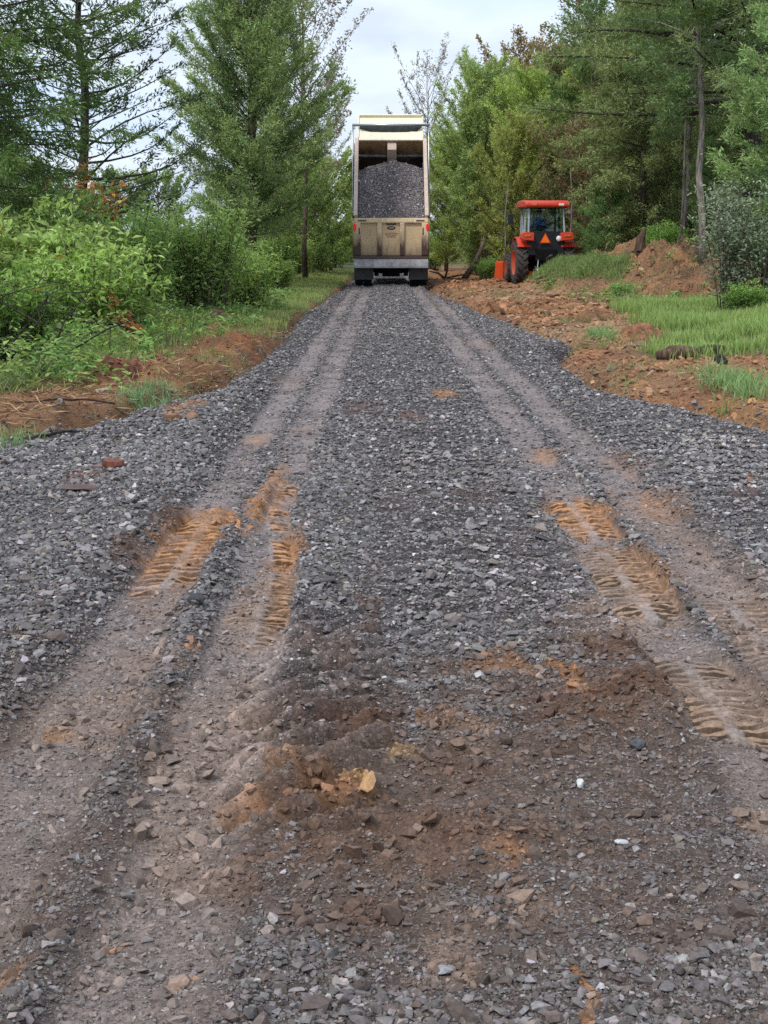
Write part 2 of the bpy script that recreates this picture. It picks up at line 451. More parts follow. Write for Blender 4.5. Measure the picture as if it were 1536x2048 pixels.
BL += [(1080, 1420, 150, 40, .55, 'b'), (860, 1560, 220, 60, .5, 'b'), (640, 1640, 150, 60, .6, 'b'), (980, 1680, 150, 60, .5, 'b'), (700, 1470, 120, 40, .6, 'b'), (1300, 1380, 60, 70, .6, 'b'), (560, 1420, 60, 60, .5, 'b'), (640, 1320, 70, 50, .45, 'b'), (860, 1330, 60, 40, .35, 'b'), (1010, 1340, 70, 30, .5, 'o'), (1230, 1330, 60, 40, .6, 'b'), (900, 1460, 50, 26, .45, 'o'), (1150, 1270, 60, 40, .45, 'b'), (740, 1800, 150, 60, .45, 'b'), (500, 1780, 80, 50, .4, 'b'), (1200, 1700, 120, 50, .3, 'b'), (880, 1980, 70, 60, .45, 't'), (960, 1000, 60, 30, .3, 'b'), (1090, 1120, 60, 40, .3, 'b'), (560, 1560, 40, 30, .5, 'o'), (300, 1330, 90, 40, .4, 't')]
BLOBS = []
for (bx, by, hw, hh, am, kd) in BL:
    c = at(bx, by); a1 = at(bx + hw, by); y1 = at(bx, by - hh); y0 = at(bx, by + hh)
    BLOBS.append((c.x, (y0.y + y1.y) / 2, abs(a1.x - c.x), max((y1.y - y0.y) / 2, .05), am, kd))


def road_fields(x, y):
    """height, colour, stoniness and loose stone density of the gravel road at x, y"""
    e = road_e(x, y)
    lns = lanes(y)
    z = 0.02 + 0.016 * fbm(x, y, 0.55, 4, 21) + (0.011 + .012 * sstep(7, 5, y)) * fbm(x, y, 0.12, 3, 31)
    lane = np.zeros_like(x)
    fade = sstep(70, 30, y)
    nw = 0.035 * fbm(x * 0, y, 0.9, 3, 44)
    for i, c in enumerate(lns):
        d = np.abs(x - c - nw)
        q = sstep(0.21, 0.10, d)
        lane = np.maximum(lane, q)
        z = z - 0.035 * (1 - .6 * sstep(6.5, 4.5, y)) * q + 0.022 * np.exp(-((d - 0.245) / 0.06) ** 2) * (0.6 + 0.6 * fbm(x, y, 0.3, 2, 51 + i))
    # windrows of loose stone beside and between the tracks
    loose_l = sstep(-1.16, -1.34, x); loose_r = sstep(1.7, 1.95, x) * sstep(6.0, 9.5, y)
    mid = sstep(-.35, -.1, x) * sstep(.95, .7, x)
    z = z + 0.05 * loose_l * np.exp(-((x + 1.5) / 0.3) ** 2) + 0.03 * loose_r + 0.025 * mid * sstep(7, 12, y)
    z = z + 0.03 * loose_l * sstep(8, 11, y) + .02 * loose_l
    nw_ = fbm(x, y, .35, 3, 65)
    # tractor tread ripples across the middle and right
    a1 = sstep(-.52, -.40, x) * sstep(.10, -.08, x) * sstep(3.5, 3.9, y) * sstep(6.4, 5.7, y)
    z = z + a1 * 0.042 * np.sin(2 * math.pi * (y - x * 0.9 + .05 * nw_) / 0.20)
    a2 = sstep(-.1, .05, x) * sstep(.85, .7, x) * sstep(5.8, 6.2, y) * sstep(12.5, 10.5, y) * np.clip(.7 + .7 * fbm(x, y, .8, 2, 66), .2, 1)
    z = z + a2 * 0.034 * np.sin(2 * math.pi * (y + x * 0.2 + .05 * nw_) / 0.20)
    a3 = sstep(.55, .68, x) * sstep(1.0, .93, x) * sstep(5.3, 5.5, y) * sstep(6.6, 6.3, y)
    z = z + a3 * 0.042 * np.sin(2 * math.pi * (y + x * 0.15 + .04 * nw_) / 0.21)
    a4 = sstep(1.8, 2.0, x) * sstep(3.2, 2.9, x) * sstep(7.5, 8.5, y) * sstep(12.5, 11, y)
    z = z + a4 * 0.014 * np.sin(2 * math.pi * (y + x * 0.1 + .05 * nw_) / 0.24)
    # base colour: loose blue-grey stone, pale pinkish fines in the tracks, browner nearer the camera
    stony = np.full_like(x, 0.9)
    near = sstep(6.8, 4.6, y)
    nb = fbm(x, y, 0.45, 4, 71); nb2 = fbm(x, y, 1.3, 3, 77)
    packed = np.clip(lane * (0.85 + .3 * nb) + near * (0.50 + .5 * nb2) * sstep(-1.5, -1.0, x - .25 * (y - 5)), 0, 1)
    ridge = np.exp(-((x + .8) / .1) ** 2) + np.exp(-((x - 1.31) / .07) ** 2) * sstep(5, 7, y)
    packed = np.clip(packed - .28 * ridge * sstep(4.5, 6, y), 0, 1)
    g = np.array((.098, .086, .085)); fin = np.array((.27, .225, .212)); finn = np.array((.235, .188, .165))
    lo_c = np.array((.125, .094, .078))
    nearc = finn[None, :] * lane[:, None] + lo_c[None, :] * (1 - lane[:, None])
    fcol = fin[None, :] * (1 - near[:, None]) + nearc * near[:, None]
    fin = fin * 1.0
    lanes_only = np.clip(lane * (.85 + .3 * nb), 0, 1)
    finn = finn * np.ones(3)
    col = g[None, :] * (1 - packed[:, None]) + fcol * packed[:, None]
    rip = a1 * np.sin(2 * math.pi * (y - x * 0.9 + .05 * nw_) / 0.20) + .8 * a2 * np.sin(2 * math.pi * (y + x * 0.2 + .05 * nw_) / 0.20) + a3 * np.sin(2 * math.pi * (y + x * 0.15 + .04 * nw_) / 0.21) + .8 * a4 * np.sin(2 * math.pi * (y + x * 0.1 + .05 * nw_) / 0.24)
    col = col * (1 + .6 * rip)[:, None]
    chn = sstep(-.5, -.3, x) * sstep(1.0, .75, x) * sstep(3.2, 3.6, y) * sstep(6.0, 5.2, y + .5 * nb) * np.clip(.25 + 1.3 * nb, 0, 1) * .85
    col = col * (1 - chn[:, None]) + np.array((.105, .064, .044))[None, :] * chn[:, None]
    packed = np.maximum(packed, .8 * chn)
    z = z + .02 * chn * fbm(x, y, .16, 3, 86)
    br = (1 - .6 * lane) * np.clip(.55 * near + .35 * np.clip(nb, 0, 1) * sstep(14, 6, y), 0, 1) * np.clip(.5 + nb2, 0, 1)
    col = col * (1 - br[:, None]) + np.array((.150, .098, .070))[None, :] * br[:, None]
    stony = stony * (1 - .55 * packed)
    mud = np.zeros_like(x)
    wx = x + 0.05 * fbm(x, y, .16, 3, 81); wy = y + 0.12 * fbm(x, y, .2, 3, 82)
    rag = fbm(x, y, .07, 3, 83); rag2 = fbm(x, y, .19, 3, 85)
    for (bx, by, rx, ry, am, kd) in BLOBS:
        sel = (np.abs(wx - bx) < 1.8 * rx) & (np.abs(wy - by) < 1.8 * ry)
        if not sel.any(): continue
        q = ((wx[sel] - bx) / rx) ** 2 + ((wy[sel] - by) / ry) ** 2
        a = am * sstep(1.6, .3, q + .9 * rag[sel] + .5 * rag2[sel]) * np.clip((.62 + 1.1 * rag2[sel]) if kd == 'b' else (.85 + .5 * rag2[sel]), .12, 1)
        col[sel] = col[sel] * (1 - a[:, None]) + np.array(KC[kd])[None, :] * (1 + .45 * rag[sel])[:, None] * a[:, None]
        if kd == 'b': a = a
        mud[sel] = np.maximum(mud[sel], a)
        if kd == 'd': z[sel] -= .02 * a
        elif kd in 'by': z[sel] += .012 * a * (1 + rag[sel])
    # a shoved-up heap of soil and stone right of the middle, lumps in the near middle
    for (hx, hy, rx, ry, hh) in ((.78, 4.62, .20, .30, .10), (.56, 4.42, .12, .14, .05), (.35, 4.75, .16, .2, .045), (-.05, 4.2, .3, .1, .035), (-.35, 4.05, .12, .2, .022), (.15, 3.75, .25, .12, .03), (-.25, 3.6, .2, .12, .03), (.93, 4.9, .12, .5, .045), (-.17, 4.08, .14, .12, .04), (.02, 4.45, .2, .12, .03), (-1.05, 8.35, .2, .25, .05), (-.83, 7.3, .07, .9, .03), (-.72, 8.9, .035, .75, .06), (-.36, 6.2, .03, .7, .03), (1.3, 6.7, .04, .8, .03)):
        q = ((x - hx) / rx) ** 2 + ((y - hy) / ry) ** 2
        z = z + hh * np.exp(-q) * (1 + .35 * fbm(x, y, .09, 3, 91))
    # tyre prints
    prn = np.zeros_like(x)
    for (li, y0, y1, am, hw, side) in PRINTS:
        c = lns[li]
        u = (x - c) / hw
        m = am * sstep(1.2, 1.02, np.abs(u) + .12 * rag2) * sstep(y0 - .1, y0 + .05, y + .08 * rag) * sstep(y1 + .1, y1 - .05, y + .08 * rag)
        m = m * np.clip(.95 + .7 * rag2 + .3 * rag, .4, 1)
        if side: m = m * sstep(-.1, .1, u * side)
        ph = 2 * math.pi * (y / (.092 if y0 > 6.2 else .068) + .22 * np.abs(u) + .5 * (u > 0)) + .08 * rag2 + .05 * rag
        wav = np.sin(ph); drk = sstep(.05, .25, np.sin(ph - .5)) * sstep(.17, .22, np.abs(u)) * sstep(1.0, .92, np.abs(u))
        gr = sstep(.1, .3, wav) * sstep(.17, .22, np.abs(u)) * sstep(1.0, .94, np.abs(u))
        z = z * (1 - .95 * m) + .95 * m * (-.022 + .005 * rag) + m * (.010 - .020 * gr) - .012 * m * np.abs(u) ** 3
        dk = (1 + .12 * m * (1 - gr)) * (1 - .76 * m * drk * np.clip(.9 + .5 * rag2, .4, 1))  # painted shade: groove bars and their far walls darkened, ridge tops lightened
        pc = np.where((np.abs(u) < .2)[:, None], np.array((.25, .21, .19))[None], (np.array((.44, .215, .085)) if y0 > 6.3 else np.array((.33, .205, .12)))[None]) * (1 + .25 * rag[:, None])
        pm = (.6 * m * np.clip(.7 + .6 * rag2, .3, 1))[:, None]; col = col * (1 - pm) + pc * pm
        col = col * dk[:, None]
        mud = np.maximum(mud, m); prn = np.maximum(prn, m)
    stony = stony * (1 - .8 * mud)
    z = z + .008 * rag * mud
    # fall away at the edge
    z = z - .20 * np.clip((.22 - e) / .22, 0, 2) ** 1.5
    dens = np.clip(1.05 - .94 * packed - .75 * mud, .08, 1)
    dens = dens * (1 - .3 * mid * sstep(5, 7, y) * sstep(26, 18, y))
    dens = np.maximum(dens, loose_l * .9 * sstep(4.0, 6.0, y - x * .4)) * (1 - .7 * mud)
    dens = dens * (1 - .55 * a1) * (1 - .4 * a3) * np.clip(1 + .8 * rip, .05, 1.6)
    # grit heap stones
    dens = np.maximum(dens, .9 * np.exp(-((x - .72) / .2) ** 2 - ((y - 4.45) / .2) ** 2))
    dens = dens * (1 - .93 * np.clip(prn * 1.3, 0, 1))
    return z, col, stony, dens, mud, packed, e, prn, rip


def bank_h(x, y):
    """spoil bank on the right"""
    f0 = np.interp(x, [4.2, 5.2, 6.2, 7.5, 12], [44, 41.5, 38.5, 36, 34])      # foot
    rise = sstep(0, 1, (y - f0) / 5.5)
    hx = sstep(3.6, 5.6, x) * .88 + sstep(5.6, 8, x) * .28
    back = np.where(x < 7.3, sstep(49.8, 46.8, y), np.maximum(sstep(49.8, 46.8, y), sstep(7.3, 8.5, x)))
    return hx * rise * back


def ground_fields(x, y):
    e = road_e(x, y)
    out = sstep(0.05, -.3, e)
    right = sstep(1.2, 2.5, x)
    zr = .02 + .07 * np.clip(x - 2.4, 0, 6) * sstep(40, 26, y) * sstep(3, 8, y) + bank_h(x, y)
    zl = .02 + .06 * np.clip(-x - 1.8, 0, 8)
    z = zl * (1 - right) + zr * right
    z = z + sstep(60, 140, y) * (.25 + .004 * np.clip(y - 60, 0, 300)) + sstep(12, 40, np.abs(x)) * 1.0
    # where the soil is torn up
    l0 = np.interp(y, EDGE_L[:, 0], EDGE_L[:, 1]); r0 = np.interp(y, EDGE_R[:, 0], EDGE_R[:, 1])
    nb = fbm(x, y, 1.6, 4, 101); n2 = fbm(x, y, .45, 4, 111); n3 = fbm(x, y, 5., 3, 115)
    dl = np.clip(l0 - x, 0, 99); dr = np.clip(x - r0, 0, 99)
    soil_l = sstep(1.9, .9, dl + .5 * nb) * sstep(33, 26, y + 3 * nb) * (1 - .75 * sstep(23, 25, y) * sstep(31, 28, y) * sstep(1.3, .6, dl))
    soil_l = np.maximum(soil_l, sstep(.35, .1, dl + .2 * nb) * .8)
    gpatch = sstep(.6, 1.3, dr - .150 * (y - 19) * (y > 19) + .3 * nb) * sstep(35.5, 32.5, y + nb) * sstep(17.6, 19.3, y + .5 * nb)
    soil_r = 1 - gpatch
    soil_r = soil_r * np.where(y > 60, sstep(95, 75, y), 1)
    bankg = sstep(39.8, 41.5, y + nb * .6) * sstep(6.9, 6.2, x + .4 * nb) * sstep(.22, .5, bank_h(x, y) + .18 * nb) * sstep(48.5, 47, y)
    soil_r = soil_r * (1 - .8 * bankg)
    soil = soil_l * (1 - right) + soil_r * right
    soil = soil * sstep(14, 9, np.abs(x)) 
    lump = (.075 + .06 * (1 - right)) * np.abs(n2) + .05 * nb
    lump = lump + .17 * np.exp(-((dl - .5) / .32) ** 2) * np.clip(.35 + 1.2 * fbm(x, y, 1.1, 3, 141), 0, 1.3) * (1 - right) * sstep(12.5, 14, y) * sstep(34, 30, y)
    bk_ = sstep(.25, .8, bank_h(x, y)); lump = lump + bk_ * (.60 * np.abs(fbm(x, y, .8, 5, 151, .62)) - .15) * sstep(5.6, 6.8, x)
    lump = lump + .20 * np.abs(fbm(x, y, 1.3, 5, 121, .6)) * right * sstep(22, 34, y) - .05 * right * sstep(22, 34, y)
    z = z + lump * (soil * out) + .03 * nb * (1 - soil)
    z = z * out + (-.16) * (1 - out)
    red = np.array((.30, .125, .055)); org = np.array((.36, .19, .088)); drk = np.array((.14, .072, .046)); green = np.array((.085, .10, .035)); tan = np.array((.37, .225, .125))
    t1 = np.clip(.5 + .7 * nb, 0, 1)[:, None]; t2 = np.clip(.5 * n2 + .15, 0, 1)[:, None]; t3 = np.clip(.9 * n3 + .2, 0, 1)[:, None] * right[:, None]
    sc = red * (1 - t1) + org * t1
    sc = sc * (1 - t3) + tan * t3
    sc = sc * (1 - t2) + drk * t2
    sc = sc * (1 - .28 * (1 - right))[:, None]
    fbk = (sstep(.25, .7, bank_h(x, y)) * np.clip(.15 + 1.1 * fbm(x, y, .6, 4, 131), 0, .85))[:, None]
    sc = sc * (1 - fbk) + np.array((.10, .075, .045)) * fbk
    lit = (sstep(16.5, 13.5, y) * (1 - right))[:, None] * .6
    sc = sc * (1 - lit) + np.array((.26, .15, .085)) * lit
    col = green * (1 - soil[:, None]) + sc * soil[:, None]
    gr = sstep(.1, .6, e)[:, None]
    col = col * (1 - gr) + np.array((.15, .145, .147)) * gr
    stony = .35 * soil * right + .75 * gr[:, 0]
    return z, col, stony, soil, e, gpatch, bankg


def zsurf(x, y):
    x = np.atleast_1d(np.asarray(x, float)); y = np.atleast_1d(np.asarray(y, float))
    zr = road_fields(x, y)[0]; g = ground_fields(x, y)
    return np.where(g[4] > -.3, np.maximum(zr, g[0]), g[0])


def gz(x, y): return float(zsurf(x, y)[0])


def grid_faces(nr, nc):
    i = np.arange((nr - 1) * nc).reshape(nr - 1, nc)[:, :-1].ravel()
    return np.stack([i, i + 1, i + nc + 1, i + nc], 1)


# gravel road, finest near the viewer
COLS = 640
da_, db_, dc_, dd_ = [math.atan(CAM_H / q) for q in (2.2, 3.9, 9.8, 75.0)]
dep = np.concatenate([np.linspace(da_, db_, 340)[:-1], np.linspace(db_, dc_, 1050)[:-1], np.linspace(dc_, dd_, 330)])
ROWS = len(dep)
ry = CAM_H / np.tan(dep)
uu = np.linspace(0, 1, COLS)
lft = np.maximum(np.interp(ry, EDGE_L[:, 0], EDGE_L[:, 1]) - .45, -(.33 * ry + 1.2))
rgt = np.minimum(np.interp(ry, EDGE_R[:, 0], EDGE_R[:, 1]) + .45, (.33 * ry + 1.2))
X = (lft[:, None] * (1 - uu) + rgt[:, None] * uu).ravel(); Yv = np.repeat(ry, COLS)
rz, rc, rs, rd, rm, rp, re_, rpr, rrip = road_fields(X, Yv)
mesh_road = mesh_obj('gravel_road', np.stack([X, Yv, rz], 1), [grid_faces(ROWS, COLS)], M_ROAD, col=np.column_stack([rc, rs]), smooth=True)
tag(mesh_road, 'grey crushed stone road with muddy tyre tracks', 'road', kind='structure')

# ground: one sheet out to the horizon
gy = np.concatenate([np.linspace(-12, 9, 40), np.linspace(9.1, 62, 860), np.geomspace(62.3, 1500, 70)])
gx = np.concatenate([-np.geomspace(900, 14.2, 40), np.linspace(-14, 14, 560), np.geomspace(14.2, 900, 40)])
GX, GY = np.meshgrid(gx, gy)
GX = GX.ravel(); GY = GY.ravel()
zz, gc, gs, gsoil, ge, ggp, gbk = ground_fields(GX, GY)
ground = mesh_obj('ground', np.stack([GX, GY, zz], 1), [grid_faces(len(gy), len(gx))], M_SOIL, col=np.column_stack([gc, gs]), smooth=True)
tag(ground, 'red torn up soil and grassy verge beside the road', 'ground', kind='structure')


# ------------------------------------------------------------------ stones
import bmesh


def stone_protos(n, seed, pts=11, flat=.55):
    out = []
    r = np.random.default_rng(seed)
    for i in range(n):
        bm = bmesh.new()
        p = r.normal(size=(pts, 3)); p /= np.linalg.norm(p, axis=1)[:, None]
        p = p * r.uniform(.78, 1.05, (pts, 1)) * np.array((1, r.uniform(.6, .9), r.uniform(flat * .7, flat * 1.3)))
        for q in p: bm.verts.new(q)
        res = bmesh.ops.convex_hull(bm, input=bm.verts)
        for v in [v for v in bm.verts if not v.link_faces]: bm.verts.remove(v)
        bm.verts.index_update()
        V = np.array([v.co[:] for v in bm.verts]); F = np.array([[v.index for v in f.verts] for f in bm.faces])
        out.append((V, F)); bm.free()
    return out


PROTO = stone_protos(18, 3, 13, .48)


def stones(P, S, C, tilt, rng, protos=PROTO):
    """many stones as arrays: centres P, half lengths S, colours C, tilt spread (radians)"""
    n = len(P)
    kind = rng.integers(0, len(protos), n)
    yaw = rng.uniform(0, 2 * math.pi, n); tx = rng.normal(0, 1, n) * tilt; ty = rng.normal(0, 1, n) * tilt
    cz, sz = np.cos(yaw), np.sin(yaw); cx, sx = np.cos(tx), np.sin(tx); cy, sy = np.cos(ty), np.sin(ty)
    Rz = np.zeros((n, 3, 3)); Rz[:, 0, 0] = cz; Rz[:, 0, 1] = -sz; Rz[:, 1, 0] = sz; Rz[:, 1, 1] = cz; Rz[:, 2, 2] = 1
    Rx = np.zeros((n, 3, 3)); Rx[:, 0, 0] = 1; Rx[:, 1, 1] = cx; Rx[:, 1, 2] = -sx; Rx[:, 2, 1] = sx; Rx[:, 2, 2] = cx
    Ry = np.zeros((n, 3, 3)); Ry[:, 1, 1] = 1; Ry[:, 0, 0] = cy; Ry[:, 0, 2] = sy; Ry[:, 2, 0] = -sy; Ry[:, 2, 2] = cy
    R = Rx @ Ry @ Rz
    VV = []; FF = []; CC = []; b = 0
    for k, (V, F) in enumerate(protos):
        s = np.where(kind == k)[0]
        if not len(s): continue
        w_ = np.einsum('nij,vj->nvi', R[s], V) * S[s][:, None, None] + P[s][:, None, :]
        VV.append(w_.reshape(-1, 3)); CC.append(np.repeat(C[s], len(V), 0))
        FF.append((F[None] + (np.arange(len(s)) * len(V))[:, None, None] + b).reshape(-1, 3)); b += len(s) * len(V)
    return np.concatenate(VV), np.concatenate(FF), np.concatenate(CC)


def stone_tone(n, rng):
    t = np.exp(rng.normal(math.log(.150), .42, n))
    hi = rng.random(n) < .022
    t[hi] = rng.uniform(.30, .55, hi.sum())
    t = np.clip(t, .05, .6)
    tint = 1 + rng.normal(0, .03, (n, 3)) + np.array((.055, -.018, -.028))
    warm = (rng.random(n) < .12)[:, None] * np.array((.10, -.02, -.14))
    return t[:, None] * (tint + warm)


def scatter_y(n, y0, y1, half, power, rng):
    """random y with density falling off as y**-power"""
    u = rng.random(n)
    if power == 1: return y0 * (y1 / y0) ** u
    a = 1 - power
    return (y0 ** a + u * (y1 ** a - y0 ** a)) ** (1 / a)


SV = []; SF = []; SC = []; off = 0


def add_stones(n, y0, y1, smed, ssig, smin, smax, powr, sink, tilt, densmul=1.0, floor=0.0):
    global off
    y = scatter_y(n, y0, y1, None, powr, RNG)
    l = np.maximum(np.interp(y, EDGE_L[:, 0], EDGE_L[:, 1]) - .45, -(.29 * y + .7)); r = np.minimum(np.interp(y, EDGE_R[:, 0], EDGE_R[:, 1]) + .45, .29 * y + .7)
    full = .58 * y + 1.4
    keep = RNG.random(n) < np.clip((r - l) / np.minimum(full, 9), 0, 1)
    y = y[keep]; l = l[keep]; r = r[keep]
    x = l + (r - l) * RNG.random(len(y))
    z, col, st, dens, mud, packed, e, prn, rip = road_fields(x, y)
    pr = np.clip(dens * densmul + floor * (1 - np.clip(prn * 1.4, 0, 1)), 0, 1) * np.where(e < .05, np.clip(.5 + e * 1.5, 0, 1), 1)
    pr = pr * np.clip(1 + 1.25 * rip, .06, 1)
    k = RNG.random(len(x)) < pr
    x, y, z, col, mud, packed, e, rip = x[k], y[k], z[k], col[k], mud[k], packed[k], e[k], rip[k]
    n = len(x)
    gnd = ground_fields(x, y)[0]
    z = np.maximum(z, gnd)
    S = np.clip(np.exp(RNG.normal(math.log(smed), ssig, n)), smin, smax) * .5
    S = S * np.where(packed > .5, .8, 1) * (1 - .34 * sstep(6.2, 3.6, y)) * (1 - .4 * np.clip(np.abs(rip) * 1.5, 0, 1) * (x < .12) * (x > -.55))
    C = stone_tone(n, RNG)
    mm = np.clip(.75 * mud + .25 * packed + .15 * RNG.random(n) + .25 * sstep(8, 5, y) * RNG.random(n), 0, .88)[:, None]
    C = C * (1 - mm) + col * mm * RNG.uniform(.7, 1.25, (n, 1))
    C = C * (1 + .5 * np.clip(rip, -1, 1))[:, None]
    P = np.stack([x, y, z + S * sink * RNG.uniform(.3, 1.2, n)], 1)
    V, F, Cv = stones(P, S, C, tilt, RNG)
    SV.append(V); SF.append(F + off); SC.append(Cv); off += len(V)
    return n


ns_ = 0
ns_ += add_stones(150000, 2.5, 11, .0215, .50, .010, .085, 1.0, .3, .2)
ns_ += add_stones(125000, 9, 26, .031, .38, .014, .085, 1.0, .4, .22)
ns_ += add_stones(75000, 24, 62, .046, .30, .035, .10, 1.0, .4, .25)
ns_ += add_stones(230000, 2.4, 10, .0115, .38, .005, .022, 1.7, .3, .5, .5, .42)
ns_ += add_stones(14000, 2.5, 9, .030, .4, .014, .09, 1.4, .35, .3, .3, .38)
n = 90000
yy_ = scatter_y(n, 2.6, 10, None, 1.4, RNG); xx_ = RNG.uniform(-1, 1, n) * (.29 * yy_ + .4)
z_, c_, st_c, dn_, md_, pk_, e_, pn_, rp_ = road_fields(xx_, yy_)
k_ = RNG.random(n) < (md_ * .75 + .08) * (1 - np.clip(1.3 * pn_, 0, 1))
xx_, yy_, z_, c_ = xx_[k_], yy_[k_], z_[k_], c_[k_]; n = len(xx_)
S_ = np.clip(np.exp(RNG.normal(math.log(.015), .65, n)), .004, .09) * .5
V_, F_, C_ = stones(np.stack([xx_, yy_, z_ + S_ * .15], 1), S_, c_ * RNG.uniform(.55, 1.45, (n, 1)), .6, RNG)
SV.append(V_); SF.append(F_ + off); SC.append(C_); off += len(V_)
gravel = mesh_obj('gravel', np.concatenate(SV), [np.concatenate(SF)], M_STONE, col=np.concatenate(SC))
tag(gravel, 'loose blue grey crushed stone spread over the road', 'gravel', kind='stuff')
print('stones', ns_)

# clods and broken bits on the torn-up soil
n = 60000
y = scatter_y(n, 11, 60, None, .6, RNG); x = RNG.uniform(-5.5, 10.5, n)
z, col, st, soil, e, gp, bk = ground_fields(x, y)
k = (RNG.random(n) < soil ** 2 * np.where(x > 0, np.where(y < 26, .7, 1), .8)) & (e < -.1) & (np.abs(x) < .27 * y + 1.5)
x, y, z, col = x[k], y[k], z[k], col[k]
n = len(x)
S = np.clip(np.exp(RNG.normal(np.log(np.where(y < 26, .045, .06)), .65, n)), .02, np.where(y < 26, .13, .34)) * .5 * np.where(x > 0, 1, .5)
tone = RNG.uniform(.4, 1.45, (n, 1))
pale = (RNG.random(n) < .09)[:, None]
C = col * tone * (1 - pale) + np.array((.40, .27, .17)) * tone * .8 * pale
V, F, Cv = stones(np.stack([x, y, z + S * .2], 1), S, C, .4, RNG)
tag(mesh_obj('soil_clods', V, [F], M_STONE, col=Cv), 'broken red brown clods strewn over the torn soil', 'clods', kind='stuff')


# ------------------------------------------------------------------ single rocks, logs and sticks
def blob_mesh(name, dims, mat, col, seed, parent=None, rough=.16, sub=3, flat=False):
    r = np.random.default_rng(seed)
    bm = bmesh.new(); bmesh.ops.create_icosphere(bm, subdivisions=sub, radius=1)
    V = np.array([v.co[:] for v in bm.verts]); F = np.array([[v.index for v in f.verts] for f in bm.faces]); bm.free()
    # cut facets
    for i in range(9):
        nrm = r.normal(size=3); nrm /= np.linalg.norm(nrm); h = r.uniform(.55, .85)
        d = V @ nrm - h
        V = V - np.clip(d, 0, None)[:, None] * nrm
    V = V * (1 + rough * fbm(V[:, 0] * 1 + V[:, 2] * .6 + seed, V[:, 1] + V[:, 2] * .8, .7, 3, seed)[:, None])
    V = V * np.array(dims) / 2
    return mesh_obj(name, V, [F], mat, parent, col=np.tile(np.array(col), (len(V), 1)) * (1 + .3 * fbm(V[:, 0] * 9, V[:, 1] * 9 + V[:, 2] * 9, .8, 3, seed)[:, None]), smooth=not flat)


def put_rock(px, py, dims, col, label, seed, cat='rock', name='rock', rz=0., tilt=0., z=None, group=None, sink=.25, Y=None):
    p = at(px, py, 0, Y)
    if Y is None:
        for _ in range(6): p = at(px, py, gz(p.x, p.y))
    o = blob_mesh(name, dims, M_STONE, col, seed, flat=True, sub=2)
    o.location = (p.x, p.y, gz(p.x, p.y) + dims[2] * (.5 - sink)); o.rotation_euler = (tilt, tilt * .5, rz)
    return tag(o, label, cat, group)


put_rock(227, 938, (.15, .13, .11), (.20, .075, .05), 'rusty red rock lying on the loose gravel at left', 1, rz=.4)
put_rock(165, 980, (.27, .16, .05), (.13, .085, .075), 'flat dark brown slab half buried in gravel below the red rock', 2, rz=-.3)
put_rock(112, 1292, (.10, .08, .045), (.115, .085, .075), 'brown stone lying among grey stones near left edge', 3, rz=.2)
put_rock(205, 826, (.17, .12, .09), (.38, .29, .21), 'pale tan stone at the gravel edge beside dead branches', 4, rz=.3)
put_rock(395, 1215, (.085, .08, .07), (.05, .05, .055), 'dark lump of gravel between the two left tyre tracks', 5)
put_rock(1500, 970, (.07, .06, .05), (.22, .10, .05), 'small rust brown clod on gravel at the right edge', 6)
put_rock(885, 1946, (.050, .045, .016), (.33, .34, .36), 'pale grey flat stone in the near middle of the road', 7, rz=.2, sink=.1)
put_rock(1242, 1690, (.042, .026, .018), (.5, .5, .5), 'whitish long stone lying below the shoved up heap', 8, rz=.1, sink=.1)
put_rock(1160, 1575, (.026, .034, .03), (.5, .5, .5), 'white stone standing on the front of the dark gravel heap', 9, tilt=.5, sink=.1)
put_rock(1275, 1500, (.055, .05, .04), (.09, .092, .10), 'dark grey rounded lump on top of the gravel heap', 10, sink=.1)
RK = [(1105, 592, .42, .30, .20), (1048, 595, .22, .2, .16), (1180, 590, .3, .25, .2), (1335, 566, .5, .3, .24), (1210, 548, .3, .25, .2), (1310, 545, .24, .2, .14), (1180, 520, .3, .25, .2), (1355, 535, .26, .2, .16), (1420, 560, .24, .2, .16), (1275, 570, .36, .3, .1), (1365, 588, .42, .26, .2), (1400, 590, .3, .25, .16), (1230, 603, .5, .3, .07), (1190, 610, .5, .3, .06),
      (1300, 582, .3, .2, .12), (1080, 612, .26, .2, .16), (1160, 565, .2, .2, .15), (1320, 600, .24, .2, .1), (960, 575, .16, .14, .1), (985, 590, .14, .12, .1), (1035, 640, .16, .14, .12), (1140, 600, .22, .18, .12), (1255, 590, .26, .2, .1), (1385, 570, .26, .22, .18), (1345, 605, .3, .2, .12)]
for i, (px, py, a, b, c) in enumerate(RK):
    tn = RNG.uniform(.75, 1.25)
    put_rock(px, py, (a, b, c), (.37 * tn, .235 * tn, .15 * tn), 'broken tan rock lying on the red soil of the right bank', 40 + i, rz=RNG.uniform(0, 3), tilt=RNG.uniform(-.35, .35), group='tan rocks dug out of the right bank')
put_rock(1398, 575, (.3, .25, .2), (.3, .17, .11), 'reddish rock on the bank below the bare thin trunk', 70, rz=1.)
for i, (px, py, a) in enumerate([(1340, 752, .12), (1375, 770, .1), (1300, 790, .11), (1440, 760, .09), (1330, 800, .13), (1395, 745, .09), (1265, 770, .1)]):
    put_rock(px, py, (a, a * .8, a * .6), (.33, .21, .12), 'small tan rock in the dirt below the rotten logs', 80 + i, rz=i, group='small rocks below the rotten logs')
put_rock(1432, 762, (.08, .07, .05), (.5, .42, .3), 'small whitish stone in the dirt at the edge of bright grass', 91)
for i, (px, py, lab) in enumerate([(345, 840, 'orange clod of clay on the left gravel edge'), (385, 838, 'smaller orange clay clod beside the dark hole on left gravel edge')]):
    put_rock(px, py, (.15 - .04 * i, .12, .09), (.22, .12, .065), lab, 95 + i, cat='clod', name='clay_clod')


